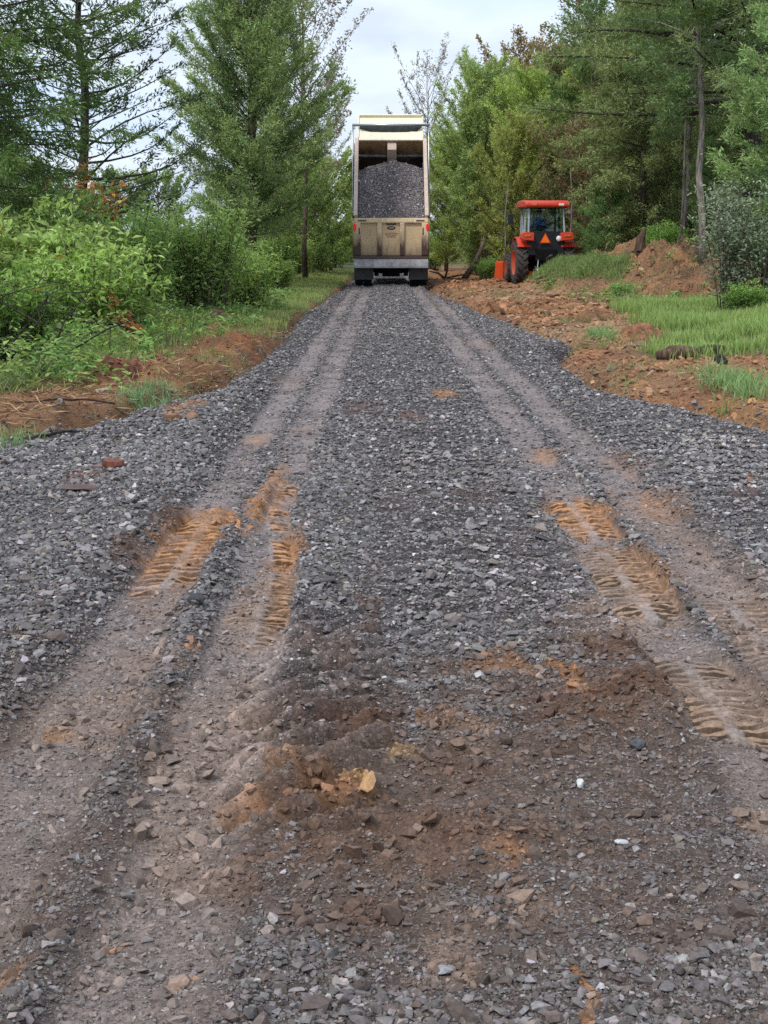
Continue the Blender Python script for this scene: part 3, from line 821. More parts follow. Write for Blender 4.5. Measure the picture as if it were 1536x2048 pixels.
def soil_mound(px, py, dims, label, seed, col=(.17, .075, .045), Y=None):
    p = at(px, py)
    r = np.random.default_rng(seed)
    nr, nc = 46, 46
    gxx, gyy = np.meshgrid(np.linspace(-1, 1, nc), np.linspace(-1, 1, nr)); gxx = gxx.ravel(); gyy = gyy.ravel()
    q = np.sqrt(gxx ** 2 + gyy ** 2) + .25 * fbm(gxx + seed, gyy, .9, 3, seed)
    hh = sstep(1.0, .1, q)
    xx, yy = gxx * dims[0] / 2, gyy * dims[1] / 2
    lump = np.abs(fbm(xx, yy, .16, 4, seed + 5, .6))
    zz_ = hh * dims[2] * (.75 + .5 * fbm(gxx, gyy, .6, 3, seed + 2)) + .06 * lump * sstep(0, .3, hh) - .03
    gzv = zsurf(p.x + xx, p.y + yy)
    V = np.stack([xx, yy, zz_ + gzv - gz(p.x, p.y)], 1)
    c = np.array(col)[None] * (.6 + 1.3 * lump[:, None])
    root = mesh_obj('soil_mound', V, [grid_faces(nr, nc)], M_SOIL, col=np.column_stack([c, np.zeros(len(c))]), smooth=True)
    root.location = (p.x, p.y, gz(p.x, p.y))
    tag(root, label, 'soil mound')
    # clods lying in it belong to the mound
    m = 160
    t = r.integers(0, len(V), m); t = t[hh[t] > .15]
    S = r.uniform(.012, .045, len(t))
    Vc, Fc, Cc = stones(V[t], S, np.array(col)[None] * r.uniform(.6, 1.8, (len(t), 1)), .5, r)
    cl = mesh_obj('clods', Vc, [Fc], M_STONE, root, col=Cc); cl['kind'] = 'stuff'
    return root


soil_mound(232, 778, (.66, .9, .36), 'dark red brown soil mound left of a grass tuft at left verge', 11)
soil_mound(318, 778, (.52, .8, .3), 'red soil mound right of the darker mound near gravel edge', 12, (.22, .09, .05))
soil_mound(168, 785, (.3, .6, .13), 'small brown soil hump at left end of the soil mounds', 13, (.19, .095, .055))
soil_mound(440, 655, (.8, 1.6, .26), 'dark overhanging soil lump below green bushes on left verge', 14, (.13, .065, .04))
soil_mound(465, 625, (.7, 1.6, .22), 'reddish straw covered soil heap behind the dark lump', 15, (.27, .135, .07))
soil_mound(545, 610, (.6, 2.0, .12), 'low red soil heap at the foot of far left bushes', 16, (.25, .11, .06))
soil_mound(1180, 655, (.9, 1.8, .28), 'brown soil heap at the right gravel edge near green tufts', 17, (.23, .115, .06))
soil_mound(1270, 690, (1.0, 1.6, .26), 'red brown soil heap between gravel edge and bright grass', 18, (.25, .12, .06))
soil_mound(1310, 478, (1.3, 2.0, .3), 'tan soil heap beside the upright broken stump', 19, (.29, .16, .09)).location = (7.75, 43.5, gz(7.75, 43.5) - .02)


def log(px, py, ln, rad, rz, label, mat, rock_ends=False, cat='log', name='log', pitch=0., n=10, bend=.06, z=None):
    p = at(px, py)
    for _ in range(4): p = at(px, py, gz(p.x, p.y))
    pts = []; rr = []
    for i in range(n):
        t = i / (n - 1) - .5
        pts.append((t * ln, bend * math.sin(t * 5) + .01 * random.uniform(-1, 1), bend * .4 * math.cos(t * 4) + .006 * random.uniform(-1, 1))); rr.append(rad * (1 - .35 * abs(t) * 2 * (.5 + random.random())) )
    o = MB().tube(pts, rr, 9).build(name, mat, smooth=True)
    o.location = (p.x, p.y, gz(p.x, p.y) + rad * .75 if z is None else z)
    o.rotation_euler = (0, pitch, rz)
    return tag(o, label, cat)


M_LOG = bark_mat('rotten_log', (.115, .075, .05))
log(1352, 722, .52, .10, .12, 'short brown rotten log lying in the dirt, nearest the road', M_LOG)
log(1425, 712, .5, .065, -.1, 'black charred log behind the brown log below the grass', M_BARK_DARK)
log(1440, 730, .2, .06, .9, 'stubby dark log end at right of the black log', M_BARK_DARK)
log(1270, 697, .42, .014, -.12, 'pale thin stick on soil left of the rotten logs', M_BARK_PALE, cat='stick', name='stick')
log(1302, 752, .35, .014, -.25, 'curved brown stick in the dirt below the logs', M_LOG, cat='stick', name='stick')
log(120, 875, .62, .013, .5, 'dark straight branch along the gravel edge at far left', M_BARK_DARK, cat='branch', name='dead_branch')
log(130, 808, .85, .010, -.1, 'long dark branch lying over brown litter at far left', M_BARK_DARK, cat='branch', name='dead_branch')
log(60, 830, .6, .012, .15, 'thin brown branch in the litter near the left edge', M_LOG, cat='branch', name='dead_branch')
log(122, 826, .34, .016, 1.2, 'pale peeled stick standing out of the brown litter', M_BARK_PALE, cat='stick', name='stick')
log(110, 742, .7, .014, .55, 'grey fallen stick below the leafy bush at left', M_BARK_PALE, cat='stick', name='stick')
log(415, 775, .3, .012, .5, 'thin dark stick at the gravel edge right of the mounds', M_LOG, cat='stick', name='stick')
log(398, 667, .3, .012, .25, 'pale sliver of wood on the red soil at left verge', M_BARK_PALE, cat='stick', name='stick')
# broken stump standing on the bank
st_ = MB()
st_.tube([(0, 0, -.2), (.02, 0, .15), (.0, 0, .45), (.05, .02, .62), (.1, .02, .72)], [.17, .15, .13, .08, .02], 10)
st_.tube([(.1, 0, .1), (.22, .02, -.05), (.38, .02, -.2)], [.07, .05, .03], 7)
o = st_.build('stump', M_LOG, smooth=True); p = at(1278, 478, Y=43); o.location = (p.x, 43, gz(p.x, 43) + .05); o.rotation_euler = (0, .12, 0)
tag(o, 'dark broken stump standing up on the soil bank', 'stump')
# leaning dead trunk at the wood edge right of the truck
o = MB().tube([(0, 0, 0), (.35, .1, .5), (.6, .2, 1.0), (.8, .3, 1.5)], [.12, .10, .085, .06], 10).build('leaning_trunk', M_BARK, smooth=True)
p = at(928, 528, Y=57); o.location = (p.x, 57, .1); tag(o, 'dark leaning dead trunk at the wood edge between truck and tractor', 'dead trunk')
o = MB().tube([(0, 0, 0), (-.25, 0, .2), (-.6, .1, .28)], [.05, .04, .02], 6).tube([(0, 0, 0), (.1, .05, .35), (.12, .1, .8)], [.05, .035, .015], 6).tube([(0, 0, 0), (.5, 0, .12), (1.1, .1, .2)], [.05, .035, .02], 6).build('uprooted_roots', M_LOG, smooth=True)
p = at(890, 532, Y=58); o.location = (p.x, 58, .1); tag(o, 'tangle of pale roots pulled up just right of the truck', 'roots')


# ------------------------------------------------------------------ plants
def unit(a): return a / np.maximum(np.linalg.norm(a, axis=-1, keepdims=True), 1e-9)


def leaf_faces(P, D, Ln, Wd, C, rng, fold=0.0, bias=None):
    n = len(P)
    rnd = rng.normal(size=(n, 3))
    if bias is not None: rnd = rnd * .6 + bias
    side = unit(np.cross(D, rnd)); nrm = np.cross(side, D)
    mid = P + D * (Ln * .42)[:, None]
    V = np.empty((n, 4, 3))
    V[:, 0] = P; V[:, 2] = P + D * Ln[:, None] - nrm * (fold * Ln)[:, None] * .6
    up = nrm * (fold * Wd)[:, None]
    V[:, 1] = mid + side * (Wd / 2)[:, None] + up; V[:, 3] = mid - side * (Wd / 2)[:, None] + up
    F = (np.arange(n)[:, None] * 4 + np.arange(4)[None])
    Cv = np.repeat(C, 4, 0)
    return V.reshape(-1, 3), F, Cv


def tree_mesh(seed, H, R, z0=1.0, nl=70, prof=None, up=(0.15, 1.0), ntw=26, nlf=9, ll=.13, lw=.032, base=(.05, .085, .03), hi=(.10, .145, .05), trunk_r=.14, s0=.2, droop=0.0, twl=.42, lean=(0, 0), fold=0., dead=0.0, limb_r=.022, curve=.25, clump=.55, spread=.7, bias=None, var=(.6, 1.12)):
    """a tree as trunk + limbs (MB) and a crown of many small leaves"""
    r = np.random.default_rng(seed)
    if prof is None: prof = lambda t: np.clip((1 - t) ** .8 * (.55 + 1.2 * t) + .05, 0, 1)
    tb = MB()
    k = 9
    tp = [(lean[0] * (i / k) ** 1.3 + .05 * R * r.normal() * (i > 0) * .3, lean[1] * (i / k) + .05 * R * r.normal() * (i > 0) * .3, H * .97 * i / k - .15 * (i == 0)) for i in range(k + 1)]
    tb.tube(tp, [trunk_r * (1 - .93 * (i / k) ** .9) + .006 for i in range(k + 1)], 10)
    tpa = np.array(tp)
    LP = []; LD = []; LC = []; TL = []
    for i in range(nl):
        t = (i + r.random()) / nl
        zb = z0 + (H - z0) * t
        b = np.array([np.interp(zb, tpa[:, 2], tpa[:, j]) for j in (0, 1)] + [zb])
        ln = R * prof(t) * r.uniform(*var)
        az = i * 2.399 + r.normal() * .5
        sl = (up[0] + (up[1] - up[0]) * t) * r.uniform(.7, 1.3)
        d = np.array((math.cos(az), math.sin(az), 0))
        s = np.linspace(0, 1, 6)
        wob = r.normal(size=3) * .08 * ln
        path = b + d * (ln * s)[:, None] + np.array((0, 0, 1)) * (ln * (sl * s + curve * s ** 2 - droop * s ** 2.2))[:, None] + wob * (np.sin(s * 3))[:, None]
        tb.tube([tuple(q) for q in path], [max(limb_r * (ln / R + .25) * (1 - .85 * q), .004) for q in s], 5, cap=False)
        if r.random() < dead: continue
        m = max(3, int(ntw * (ln / R) * r.uniform(.7, 1.3)))
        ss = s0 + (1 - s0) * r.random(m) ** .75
        px_ = np.stack([np.interp(ss, s, path[:, j]) for j in range(3)], 1)
        side = np.array((-d[1], d[0], 0)) * r.choice([-1, 1], m)[:, None]
        tang = unit(path[-1] - path[0])
        td = unit(tang * .7 + side * r.uniform(.1, 1., (m, 1)) * spread + np.array((0, 0, 1)) * r.normal(.25 - droop, .35, (m, 1)))
        LP.append(px_); TL.append(twl * (1.15 - .6 * ss) * r.uniform(.6, 1.3, m)); LD.append(td)
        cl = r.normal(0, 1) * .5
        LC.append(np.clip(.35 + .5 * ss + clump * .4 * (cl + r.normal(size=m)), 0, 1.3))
    LP = np.concatenate(LP); LD = np.concatenate(LD); LC = np.concatenate(LC); TL = np.concatenate(TL)
    m = len(LP)
    u = r.random((m, nlf)) ** .8
    P = LP[:, None] + LD[:, None] * (TL[:, None] * u)[..., None] + r.normal(size=(m, nlf, 3)) * (.12 * TL)[:, None, None]
    D = unit(LD[:, None] + r.normal(size=(m, nlf, 3)) * spread * .75)
    if droop: D = unit(D + np.array((0, 0, -.5 * droop)))
    P = P.reshape(-1, 3); D = D.reshape(-1, 3); q = np.repeat(LC, nlf)
    n = len(P)
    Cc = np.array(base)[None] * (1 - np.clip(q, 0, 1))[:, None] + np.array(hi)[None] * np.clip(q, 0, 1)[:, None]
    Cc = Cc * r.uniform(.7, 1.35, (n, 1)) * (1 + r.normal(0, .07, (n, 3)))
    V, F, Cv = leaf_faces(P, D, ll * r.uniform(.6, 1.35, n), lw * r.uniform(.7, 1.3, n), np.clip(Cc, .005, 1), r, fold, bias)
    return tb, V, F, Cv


def make_tree(name, label, cat, loc, rz=0., sc=1., group=None, tint=(1, 1, 1), bark=None, leafm=None, szz=None, **kw):
    root = empty(name, loc, rz, label, cat, group)
    tb, V, F, C = tree_mesh(**kw)
    tb.build('trunk', bark or M_BARK, root, smooth=True)
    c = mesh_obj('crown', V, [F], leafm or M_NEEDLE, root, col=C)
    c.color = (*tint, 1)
    root.scale = (sc, sc, szz or sc)
    return root


def again(src, label, loc, rz, sc=1., tint=(1, 1, 1), szz=None):
    r = copy_tree(src); r.location = loc; r.rotation_euler = (0, 0, rz); r.scale = (sc, sc, szz or sc)
    r['label'] = label
    for ch in r.children:
        if ch.name.startswith('crown'): ch.color = (*tint, 1)
    return r


def gl(x, y, dz=-.05): return (x, y, gz(x, y) + dz)


WOOD_R = 'trees of the wood right of the road'
WOOD_L = 'trees left of the road'
conic = lambda t: np.clip(.35 + 1.1 * t, 0, 1) * (1 - t) ** .75 * 1.15 + .04
full = lambda t: np.clip(np.sin(math.pi * np.clip(t * .86 + .14, 0, 1)) ** .7, .08, 1)

# left: big green cedar, open dark cedar, edge cedar
cedar_big = make_tree('cedar_tree', 'big dense green cedar standing alone just left of the truck', 'tree', gl(-4.1, 48), seed=201, H=13.2, R=3.2, z0=1.5, nl=290, prof=lambda t: np.interp(t, [0, .12, .27, .62, 1], [.62, .93, .84, .46, .08]), var=(.5, 1.1), spread=1.1, up=(.2, 1.5), ntw=74, nlf=15, ll=.14, lw=.032, s0=.06, base=(.054, .076, .034), hi=(.142, .178, .066), trunk_r=.21, group=WOOD_L, twl=.6, tint=(.84, .88, .92))
cedar_dark = make_tree('cedar_tree', 'open dark cedar with bare level limbs against the sky at left', 'tree', gl(-7.4, 38), rz=.6, seed=202, H=11.5, R=3.2, z0=1.5, nl=135, prof=lambda t: .98 - .4 * t, up=(.0, .6), ntw=27, nlf=10, ll=.12, lw=.034, base=(.014, .022, .013), hi=(.034, .048, .024), trunk_r=.16, group=WOOD_L, s0=.32, twl=.42, bark=M_BARK_DARK, limb_r=.03, dead=.1)
cedar_edge = make_tree('cedar_tree', 'dense dark cedar filling the upper left corner', 'tree', gl(-6.6, 25), seed=203, H=9.5, R=2.4, z0=.9, nl=190, prof=full, up=(-.1, .8), ntw=56, nlf=13, ll=.11, lw=.024, s0=.1, base=(.036, .055, .020), hi=(.090, .128, .040), trunk_r=.18, group=WOOD_L, droop=.35, twl=.5, tint=(.66, .72, .68))
# hanging dead cedar boughs
db = MB()
rr_ = np.random.default_rng(9)
Pd = []; Dd = []
for i in range(26):
    a = rr_.normal(size=3) * np.array((.22, .2, .42)); ln = rr_.uniform(.3, .7)
    d = np.array((rr_.uniform(-.1, .9), rr_.normal() * .4, rr_.uniform(-.15, .75)))
    db.tube([tuple(a), tuple(a + d * ln * .5 + np.array((0, 0, .03))), tuple(a + d * ln)], [.014, .009, .003], 5)
    u = rr_.random(26); Pd.append(a + d * (ln * u)[:, None]); Dd.append(unit(d + rr_.normal(size=(26, 3)) * .5))
Pd = np.concatenate(Pd); Dd = np.concatenate(Dd)
V, F, C = leaf_faces(Pd, Dd, rr_.uniform(.1, .24, len(Pd)), rr_.uniform(.02, .035, len(Pd)), np.array((.36, .155, .06)) * rr_.uniform(.5, 1.4, (len(Pd), 1)), rr_)
dbo = mesh_obj('dead_bough', V, [F], M_LITTER, cedar_dark, col=C); dbo.location = (-.3, -.55, 2.4); dbo.rotation_euler = (0, 0, 0)
dbo.matrix_parent_inverse = Matrix.Rotation(-.6, 4, 'Z')
dbo['label'] = 'dead orange brown bough on the trunk'

# deciduous, pale and thin
decid = make_tree('deciduous_tree', 'thin grey leaved tree rising behind the big cedar', 'tree', gl(-2.95, 57), seed=211, H=12, R=2.7, z0=3.5, nl=46, prof=full, up=(.5, 1.8), ntw=30, nlf=8, ll=.11, lw=.06, base=(.09, .095, .065), hi=(.17, .17, .12), trunk_r=.11, s0=.3, twl=.6, bark=M_BARK, leafm=M_LEAF, group=WOOD_L, spread=1.1, clump=.8, fold=.15)
again(decid, 'hazy pale tree against the sky between big cedar and truck', gl(-3.9, 74), 1.7, .82, (1.05, 1.1, 1.05))
again(decid, 'lower pale bushy tree just left of the raised truck bed', gl(-3.2, 80), 2.9, .62, (.95, 1.25, .8))
bushy = make_tree('deciduous_tree', 'bright leafy small tree beside grassy verge left of the truck', 'tree', gl(-3.1, 66), seed=212, H=3.6, R=1.7, z0=.3, nl=50, prof=full, up=(.2, 1.1), ntw=30, nlf=9, ll=.12, lw=.065, base=(.06, .10, .03), hi=(.16, .24, .07), trunk_r=.07, s0=.3, twl=.5, leafm=M_LEAF, group=WOOD_L, spread=1.1, fold=.15, bark=M_BARK)
again(bushy, 'olive leafy small tree at foot of the big cedar, right side', gl(-3.9, 55), 1.1, .85, (.85, .85, .85))
again(bushy, 'yellow green small tree far behind beside the truck tyres', gl(-2.75, 88), 2.3, 1.15, (1.0, .95, .8))
again(bushy, 'low leafy tree directly behind the truck', gl(.6, 96), 4.3, 1.4, (.9, .95, .85))
again(bushy, 'loose yellow green tree between big cedar and truck', gl(-2.55, 72), .6, 1.3, (1.0, 1.0, .9))
again(bushy, 'round green tree behind the lower right of the big cedar', gl(-4.6, 63), 3.7, 1.35, (.85, .92, .9))
again(decid, 'bare topped tree leaning over the road right behind the truck', gl(2.6, 92), 4.2, .92, (.95, .9, .75))
# right wood
ced_r = make_tree('cedar_tree', 'rounded green cedar nearest the truck on the right side', 'tree', gl(4.0, 64), seed=221, H=8.0, R=2.1, z0=.5, nl=140, prof=full, var=(.4, 1.2), spread=.95, up=(.3, 1.5), ntw=60, nlf=13, ll=.15, lw=.034, s0=.08, base=(.056, .080, .032), hi=(.145, .185, .062), trunk_r=.13, group=WOOD_R, twl=.5)
again(ced_r, 'pointed bright green cedar behind the tractor roof', gl(6.15, 61), 2.0, .92, (1.15, 1.15, .95))
again(ced_r, 'small low cedar close to the right side of truck bed', gl(2.85, 70), 3.4, .72, (1.1, 1.05, .9))
again(ced_r, 'narrow olive cedar left of the tractor mirror', gl(4.9, 58.5), 5.0, .66, (1.15, 1.0, .9), szz=.72)
oak = make_tree('oak_tree', 'orange tinged oak rising behind the cedars above tractor', 'tree', gl(6.1, 70), seed=231, H=10, R=2.6, z0=1.8, nl=60, prof=full, up=(.3, 1.3), ntw=34, nlf=9, ll=.13, lw=.075, base=(.075, .075, .03), hi=(.19, .165, .07), trunk_r=.16, s0=.3, twl=.6, leafm=M_LEAF, group=WOOD_R, spread=1.1, fold=.15)
again(oak, 'rust brown leaved oak in the wood right of the tractor', gl(7.6, 55), 1.0, .56, (.72, .66, .8))
again(oak, 'pale olive leaved oak sapling over the tractor cab', gl(6.65, 57.5), 2.2, .56, (.95, 1.15, 1.25))
again(oak, 'reddish topped oak at the upper edge of the right wood', gl(7.4, 66), 3.9, .9, (.7, .72, .85))
again(oak, 'dull green oak far back in the wood behind the red topped oak', gl(10.2, 74), 5.1, 1.2, (.65, .8, .7))
pine = make_tree('cedar_tree', 'tall dark cedar with wide level limbs in the upper right corner', 'tree', gl(10.0, 42), seed=241, H=15, R=6.7, z0=3.6, nl=120, prof=lambda t: 1 - .45 * t, up=(-.05, .5), ntw=84, nlf=13, ll=.14, lw=.034, base=(.034, .050, .024), hi=(.090, .115, .046), trunk_r=.36, group=WOOD_R, s0=.2, twl=.75, droop=.2, bark=M_BARK_DARK, limb_r=.06)
slim = make_tree('cedar_tree', 'slim cedar with bare grey lower trunk standing on the right bank', 'tree', gl(8.35, 40), seed=242, H=11, R=2.3, z0=3.6, nl=70, prof=full, up=(-.1, .8), ntw=54, nlf=12, ll=.13, lw=.032, base=(.034, .055, .024), hi=(.08, .12, .045), trunk_r=.105, group=WOOD_R, lean=(-.6, 0), droop=.2, twl=.5, bark=M_BARK_PALE)
again(slim, 'second slim cedar behind the bare trunked one', gl(9.2, 47), 2.6, .95, (.9, .9, .9))
again(slim, 'slim dim cedar deep in the wood left of the bare trunk', gl(7.9, 60), 4.2, .9, (.8, .85, .8))
mid = make_tree('cedar_tree', 'broad drooping cedar in the dark wood behind the bank', 'tree', gl(8.6, 51), seed=243, H=8.2, R=2.8, z0=.4, nl=150, var=(.4, 1.2), spread=.9, prof=full, up=(-.1, .8), ntw=60, nlf=13, ll=.15, lw=.034, s0=.1, base=(.042, .056, .026), hi=(.108, .130, .052), trunk_r=.15, group=WOOD_R, droop=.3, twl=.6)
again(mid, 'broad dim cedar farther back behind the bare trunk', gl(11.3, 54), 1.3, 1.05, (1.1, 1.12, 1.1))
again(mid, 'dark broad cedar filling the wood above the tractor right side', gl(8.2, 66), 2.5, 1.0, (1.2, 1.15, 1.1))
again(mid, 'dark broad cedar at the right edge behind the grey bush', gl(12.2, 46), 3.6, 1.1, (1.1, 1.1, 1.15))
again(mid, 'broad olive cedar in the wood straight behind the stump', gl(10.0, 60), 4.8, 1.1, (1.25, 1.15, 1.0))
again(mid, 'dim cedar closing the view deep between truck and tractor', gl(5.0, 78), 5.6, .9, (1.3, 1.25, 1.15))
again(mid, 'dark cedar deep in the wood behind the oak saplings', gl(6.6, 75), .7, .9, (1.2, 1.15, 1.05))
fresh = make_tree('cedar_tree', 'young bright feathery cedar at the right edge above grey bush', 'tree', gl(7.35, 28), seed=244, H=5.4, R=1.35, z0=.8, nl=90, prof=full, up=(.0, .9), ntw=44, nlf=14, ll=.10, lw=.022, base=(.050, .078, .030), hi=(.115, .16, .062), trunk_r=.06, group=WOOD_R, droop=.15, twl=.42)
again(fresh, 'small feathery hemlock like evergreen low beside the tractor wheel', gl(7.3, 50.5), 2.0, .62, (.7, .85, .75))
again(fresh, 'feathery evergreen on the bank left of the bare trunk', gl(9.6, 44.5), 3.3, .6, (.8, .85, .85))
far_lab = ['hazy cedar at the back of the right wood, far left one', 'hazy cedar at the back of the right wood, second', 'hazy cedar far behind the tractor cab', 'hazy cedar far behind the tractor right fender', 'hazy cedar far behind the stump', 'hazy cedar far behind the bare trunk', 'hazy cedar at the back near the right edge', 'hazy cedar at the back at the right edge']
for i, fl in enumerate(far_lab):
    again(mid if i % 2 else ced_r, 'hazy dim cedar closing the back of the right wood', gl(7.0 + i * 3.1, 92 + (i * 37 % 11)), i * 1.3, 1.25 + .1 * (i % 3), (.95, 1.0, 1.05))['group'] = 'hazy cedars closing the back of the right wood'
for i, (fx, fy, fs) in enumerate([(-6.5, 92, 1.2), (-10, 100, 1.3), (-14, 95, 1.25), (-18, 104, 1.3), (-23, 98, 1.4), (-27, 110, 1.4)]):
    again(bushy, 'low hazy tree on the skyline left of the big cedar', gl(fx, fy), i * 1.1, fs, (.9, .95, .95))['group'] = 'low trees on the skyline left of the big cedar'
# thin bare saplings at the wood edge
for i, (px, y0, hgt, ln, lab) in enumerate([(1008, 57, 3.6, .12, 'thin pale sapling stem just left of the tractor cab'), (964, 59, 3.0, -.1, 'thin dark sapling stem beside the leaning dead trunk'), (978, 60, 3.8, .05, 'straight dark sapling between leaning trunk and tractor'), (1143, 55, 4.2, -.12, 'slender grey sapling just right of the tractor cab'), (1460, 27.5, 1.9, -.12, 'grey weathered stem in front of the grey green bush'), (1360, 44, 6.2, .1, 'thin bare stem hanging dead in the upper right wood')]):
    p = at(px, 520, Y=y0); zb = gz(p.x, y0)
    t_ = MB().tube([(0, 0, -.1), (ln * .4, .02, hgt * .35), (ln * .2, 0, hgt * .7), (ln, 0, hgt)], [.045, .036, .026, .012], 7)
    for j in range(7):
        zz0 = hgt * random.uniform(.3, .95); a = random.uniform(0, 6.28); l_ = random.uniform(.2, .6)
        t_.tube([(ln * .3, 0, zz0), (ln * .3 + math.cos(a) * l_ * .5, math.sin(a) * l_ * .5, zz0 + .08), (ln * .3 + math.cos(a) * l_, math.sin(a) * l_, zz0 + .22 * random.uniform(-1, 1))], [.012, .008, .004], 5)
    o = t_.build('sapling', M_BARK_PALE if i in (0, 3, 4, 5) else M_BARK, smooth=True); o.location = (p.x, y0, zb); tag(o, lab, 'sapling')


def shrub_mesh(seed, H, R, nst=38, npl=34, ll=.11, lw=.05, base=(.07, .13, .03), hi=(.20, .33, .085), arch=.5, yellow=.004):
    """many leafy stems rising and arching outwards from one spot"""
    r = np.random.default_rng(seed)
    tb = MB(); Ps = []; Ds = []; Cs = []
    for i in range(nst):
        az = i * 2.399 + r.normal() * .4
        rr0 = R * math.sqrt(r.random()) * .55; h = H * r.uniform(.55, 1.05) * (1 - .25 * rr0 / R)
        b = np.array((math.cos(az) * rr0, math.sin(az) * rr0 * .8, -.03))
        d = np.array((math.cos(az), math.sin(az), 0)) * R * r.uniform(.2, .75) * arch
        s = np.linspace(0, 1, 7)
        path = b + d * (s ** 1.7)[:, None] + np.array((0, 0, 1)) * (h * (s - .22 * arch * s ** 3))[:, None] + r.normal(size=3) * .04 * np.sin(s * 5)[:, None]
        tb.tube([tuple(q) for q in path], [.012 * (1 - .8 * q) + .002 for q in s], 5, cap=False)
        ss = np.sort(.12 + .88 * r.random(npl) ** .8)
        q = np.stack([np.interp(ss, s, path[:, j]) for j in range(3)], 1)
        ph = np.arange(npl) * 2.2 + r.random() * 6
        out = np.stack([np.cos(ph), np.sin(ph), np.zeros(npl)], 1)
        # short side shoots
        sh = out * r.uniform(.0, .30, (npl, 1)) * (R / .9) + np.array((0, 0, 1)) * r.uniform(0, .14, (npl, 1))
        for rep in range(3):
            Ps.append(q + sh * (.4 + .3 * rep)); Ds.append(unit(out * r.uniform(.5, 1, (npl, 1)) + r.normal(size=(npl, 3)) * .45 + np.array((0, 0, .25 - .3 * (rep == 0)))))
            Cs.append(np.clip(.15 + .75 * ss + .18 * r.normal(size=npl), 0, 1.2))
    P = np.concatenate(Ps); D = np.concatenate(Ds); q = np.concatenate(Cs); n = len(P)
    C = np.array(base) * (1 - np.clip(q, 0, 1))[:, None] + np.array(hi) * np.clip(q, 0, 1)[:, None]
    yl = r.random(n) < yellow
    C[yl] = np.array((.34, .26, .05))
    C = C * r.uniform(.5, 1.4, (n, 1))
    V, F, Cv = leaf_faces(P, D, ll * r.uniform(.35, 1.45, n), lw * r.uniform(.45, 1.4, n), C, r, .25, np.array((0, 0, 1.)))
    return tb, V, F, Cv


def make_shrub(name, label, loc, group=None, tint=(1, 1, 1), cat='bush', rz=0., stemm=None, **kw):
    root = empty(name, loc, rz, label, cat, group)
    tb, V, F, C = shrub_mesh(**kw)
    tb.build('stems', stemm or M_BARK, root, smooth=True)
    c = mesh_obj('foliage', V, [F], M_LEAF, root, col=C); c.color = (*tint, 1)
    return root


def again_s(src, label, loc, rz, sc=1., tint=(1, 1, 1), szz=None):
    r = copy_tree(src); r.location = loc; r.rotation_euler = (0, 0, rz); r.scale = (sc, sc, szz or sc); r['label'] = label
    for ch in r.children:
        if ch.name.startswith('foliage'): ch.color = (*tint, 1)
    return r


GB = 'leafy bushes along the left verge'
b1 = make_shrub('leafy_bush', 'bright green broad leaved bush at left, in front of the orange sprig', gl(-4.05, 21), GB, seed=301, H=1.75, R=1.15, nst=46, npl=36, ll=.125, lw=.055)
b2 = make_shrub('leafy_bush', 'tall fresh green bush nearest the big cedar on left verge', gl(-3.75, 30), GB, seed=302, H=2.6, R=1.3, nst=66, npl=44, ll=.12, lw=.042, base=(.08, .135, .04), hi=(.20, .32, .095), yellow=.003)
again_s(b2, 'green bush rising behind the broad leaved bush', gl(-4.6, 27.5), 1.4, .92, (.9, .95, .9))
again_s(b2, 'lower right bush sloping down to the grass verge', gl(-3.0, 32.5), 2.6, .68, (.95, 1.0, .85))
again_s(b1, 'pale green bush at the left edge under the dark cedar', gl(-5.15, 22.5), 2.1, 1.25, (.95, .9, 1.0))
again_s(b1, 'shaded green bush at the lower left below the bare twigs', gl(-4.4, 17.2), 3.6, .72, (.6, .68, .6))
again_s(b2, 'dim bush behind the pale green bush at the left edge', gl(-6.4, 29), .8, 1.1, (.7, .75, .75))
again_s(b1, 'dull bush under the open dark cedar', gl(-5.9, 33.5), 5.1, 1.0, (.75, .75, .75))
again_s(b2, 'green bush below the big cedar trunk, behind the tall bush', gl(-4.9, 37), 4.4, .9, (.8, .8, .7))
again_s(b1, 'small olive bush on the grass slope left of the truck', gl(-3.25, 44), 1.9, .7, (.8, .78, .7))
orange = make_shrub('oak_sprout', 'orange brown leaved oak sprout below the open dark cedar', gl(-5.75, 30.5, .9), None, seed=305, H=1.9, R=.6, nst=16, npl=12, ll=.17, lw=.10, base=(.10, .055, .025), hi=(.20, .12, .045), yellow=.08)
sprig = make_shrub('dead_sprig', 'dead orange sprig leaning in front of leafy bush', gl(-3.35, 20.4), None, seed=306, H=1.05, R=.22, nst=3, npl=26, ll=.06, lw=.03, base=(.24, .12, .05), hi=(.30, .16, .06), yellow=0, cat='dead plant')
sprig.rotation_euler = (0, -.42, 0)
for i, (bx_, by_, bs, bt, bl) in enumerate([(-3.7, 53, .95, (.85, .9, .8), 'bush at the foot of the big cedar on its right side'), (-3.2, 60, .9, (.95, .95, .8), 'pale bush left of the truck, just past the big cedar'), (-2.75, 69, 1.0, (.85, .92, .85), 'dense bush beside the truck, under the round tree'), (-2.5, 80, 1.1, (.95, 1.0, .85), 'far bush at the road side left of truck tyres'), (-4.9, 58, 1.2, (.7, .78, .7), 'dim bush behind the trunk of the thin grey tree'), (-4.2, 70, 1.25, (.8, .88, .8), 'dim bush far behind between cedar and truck'), (-2.2, 95, 1.3, (.9, .95, .85), 'farthest bush left of the truck'), (-3.4, 87, 1.35, (.75, .85, .75), 'tall dim far bush left of the truck'), (-5.6, 47, 1.0, (.75, .82, .7), 'bush left of the big cedar trunk'), (2.6, 75, 1.1, (.75, .85, .7), 'low bush right behind the truck right side')]):
    again_s(b2, bl, gl(bx_ - .25, by_), i * .9, bs * .8, bt)
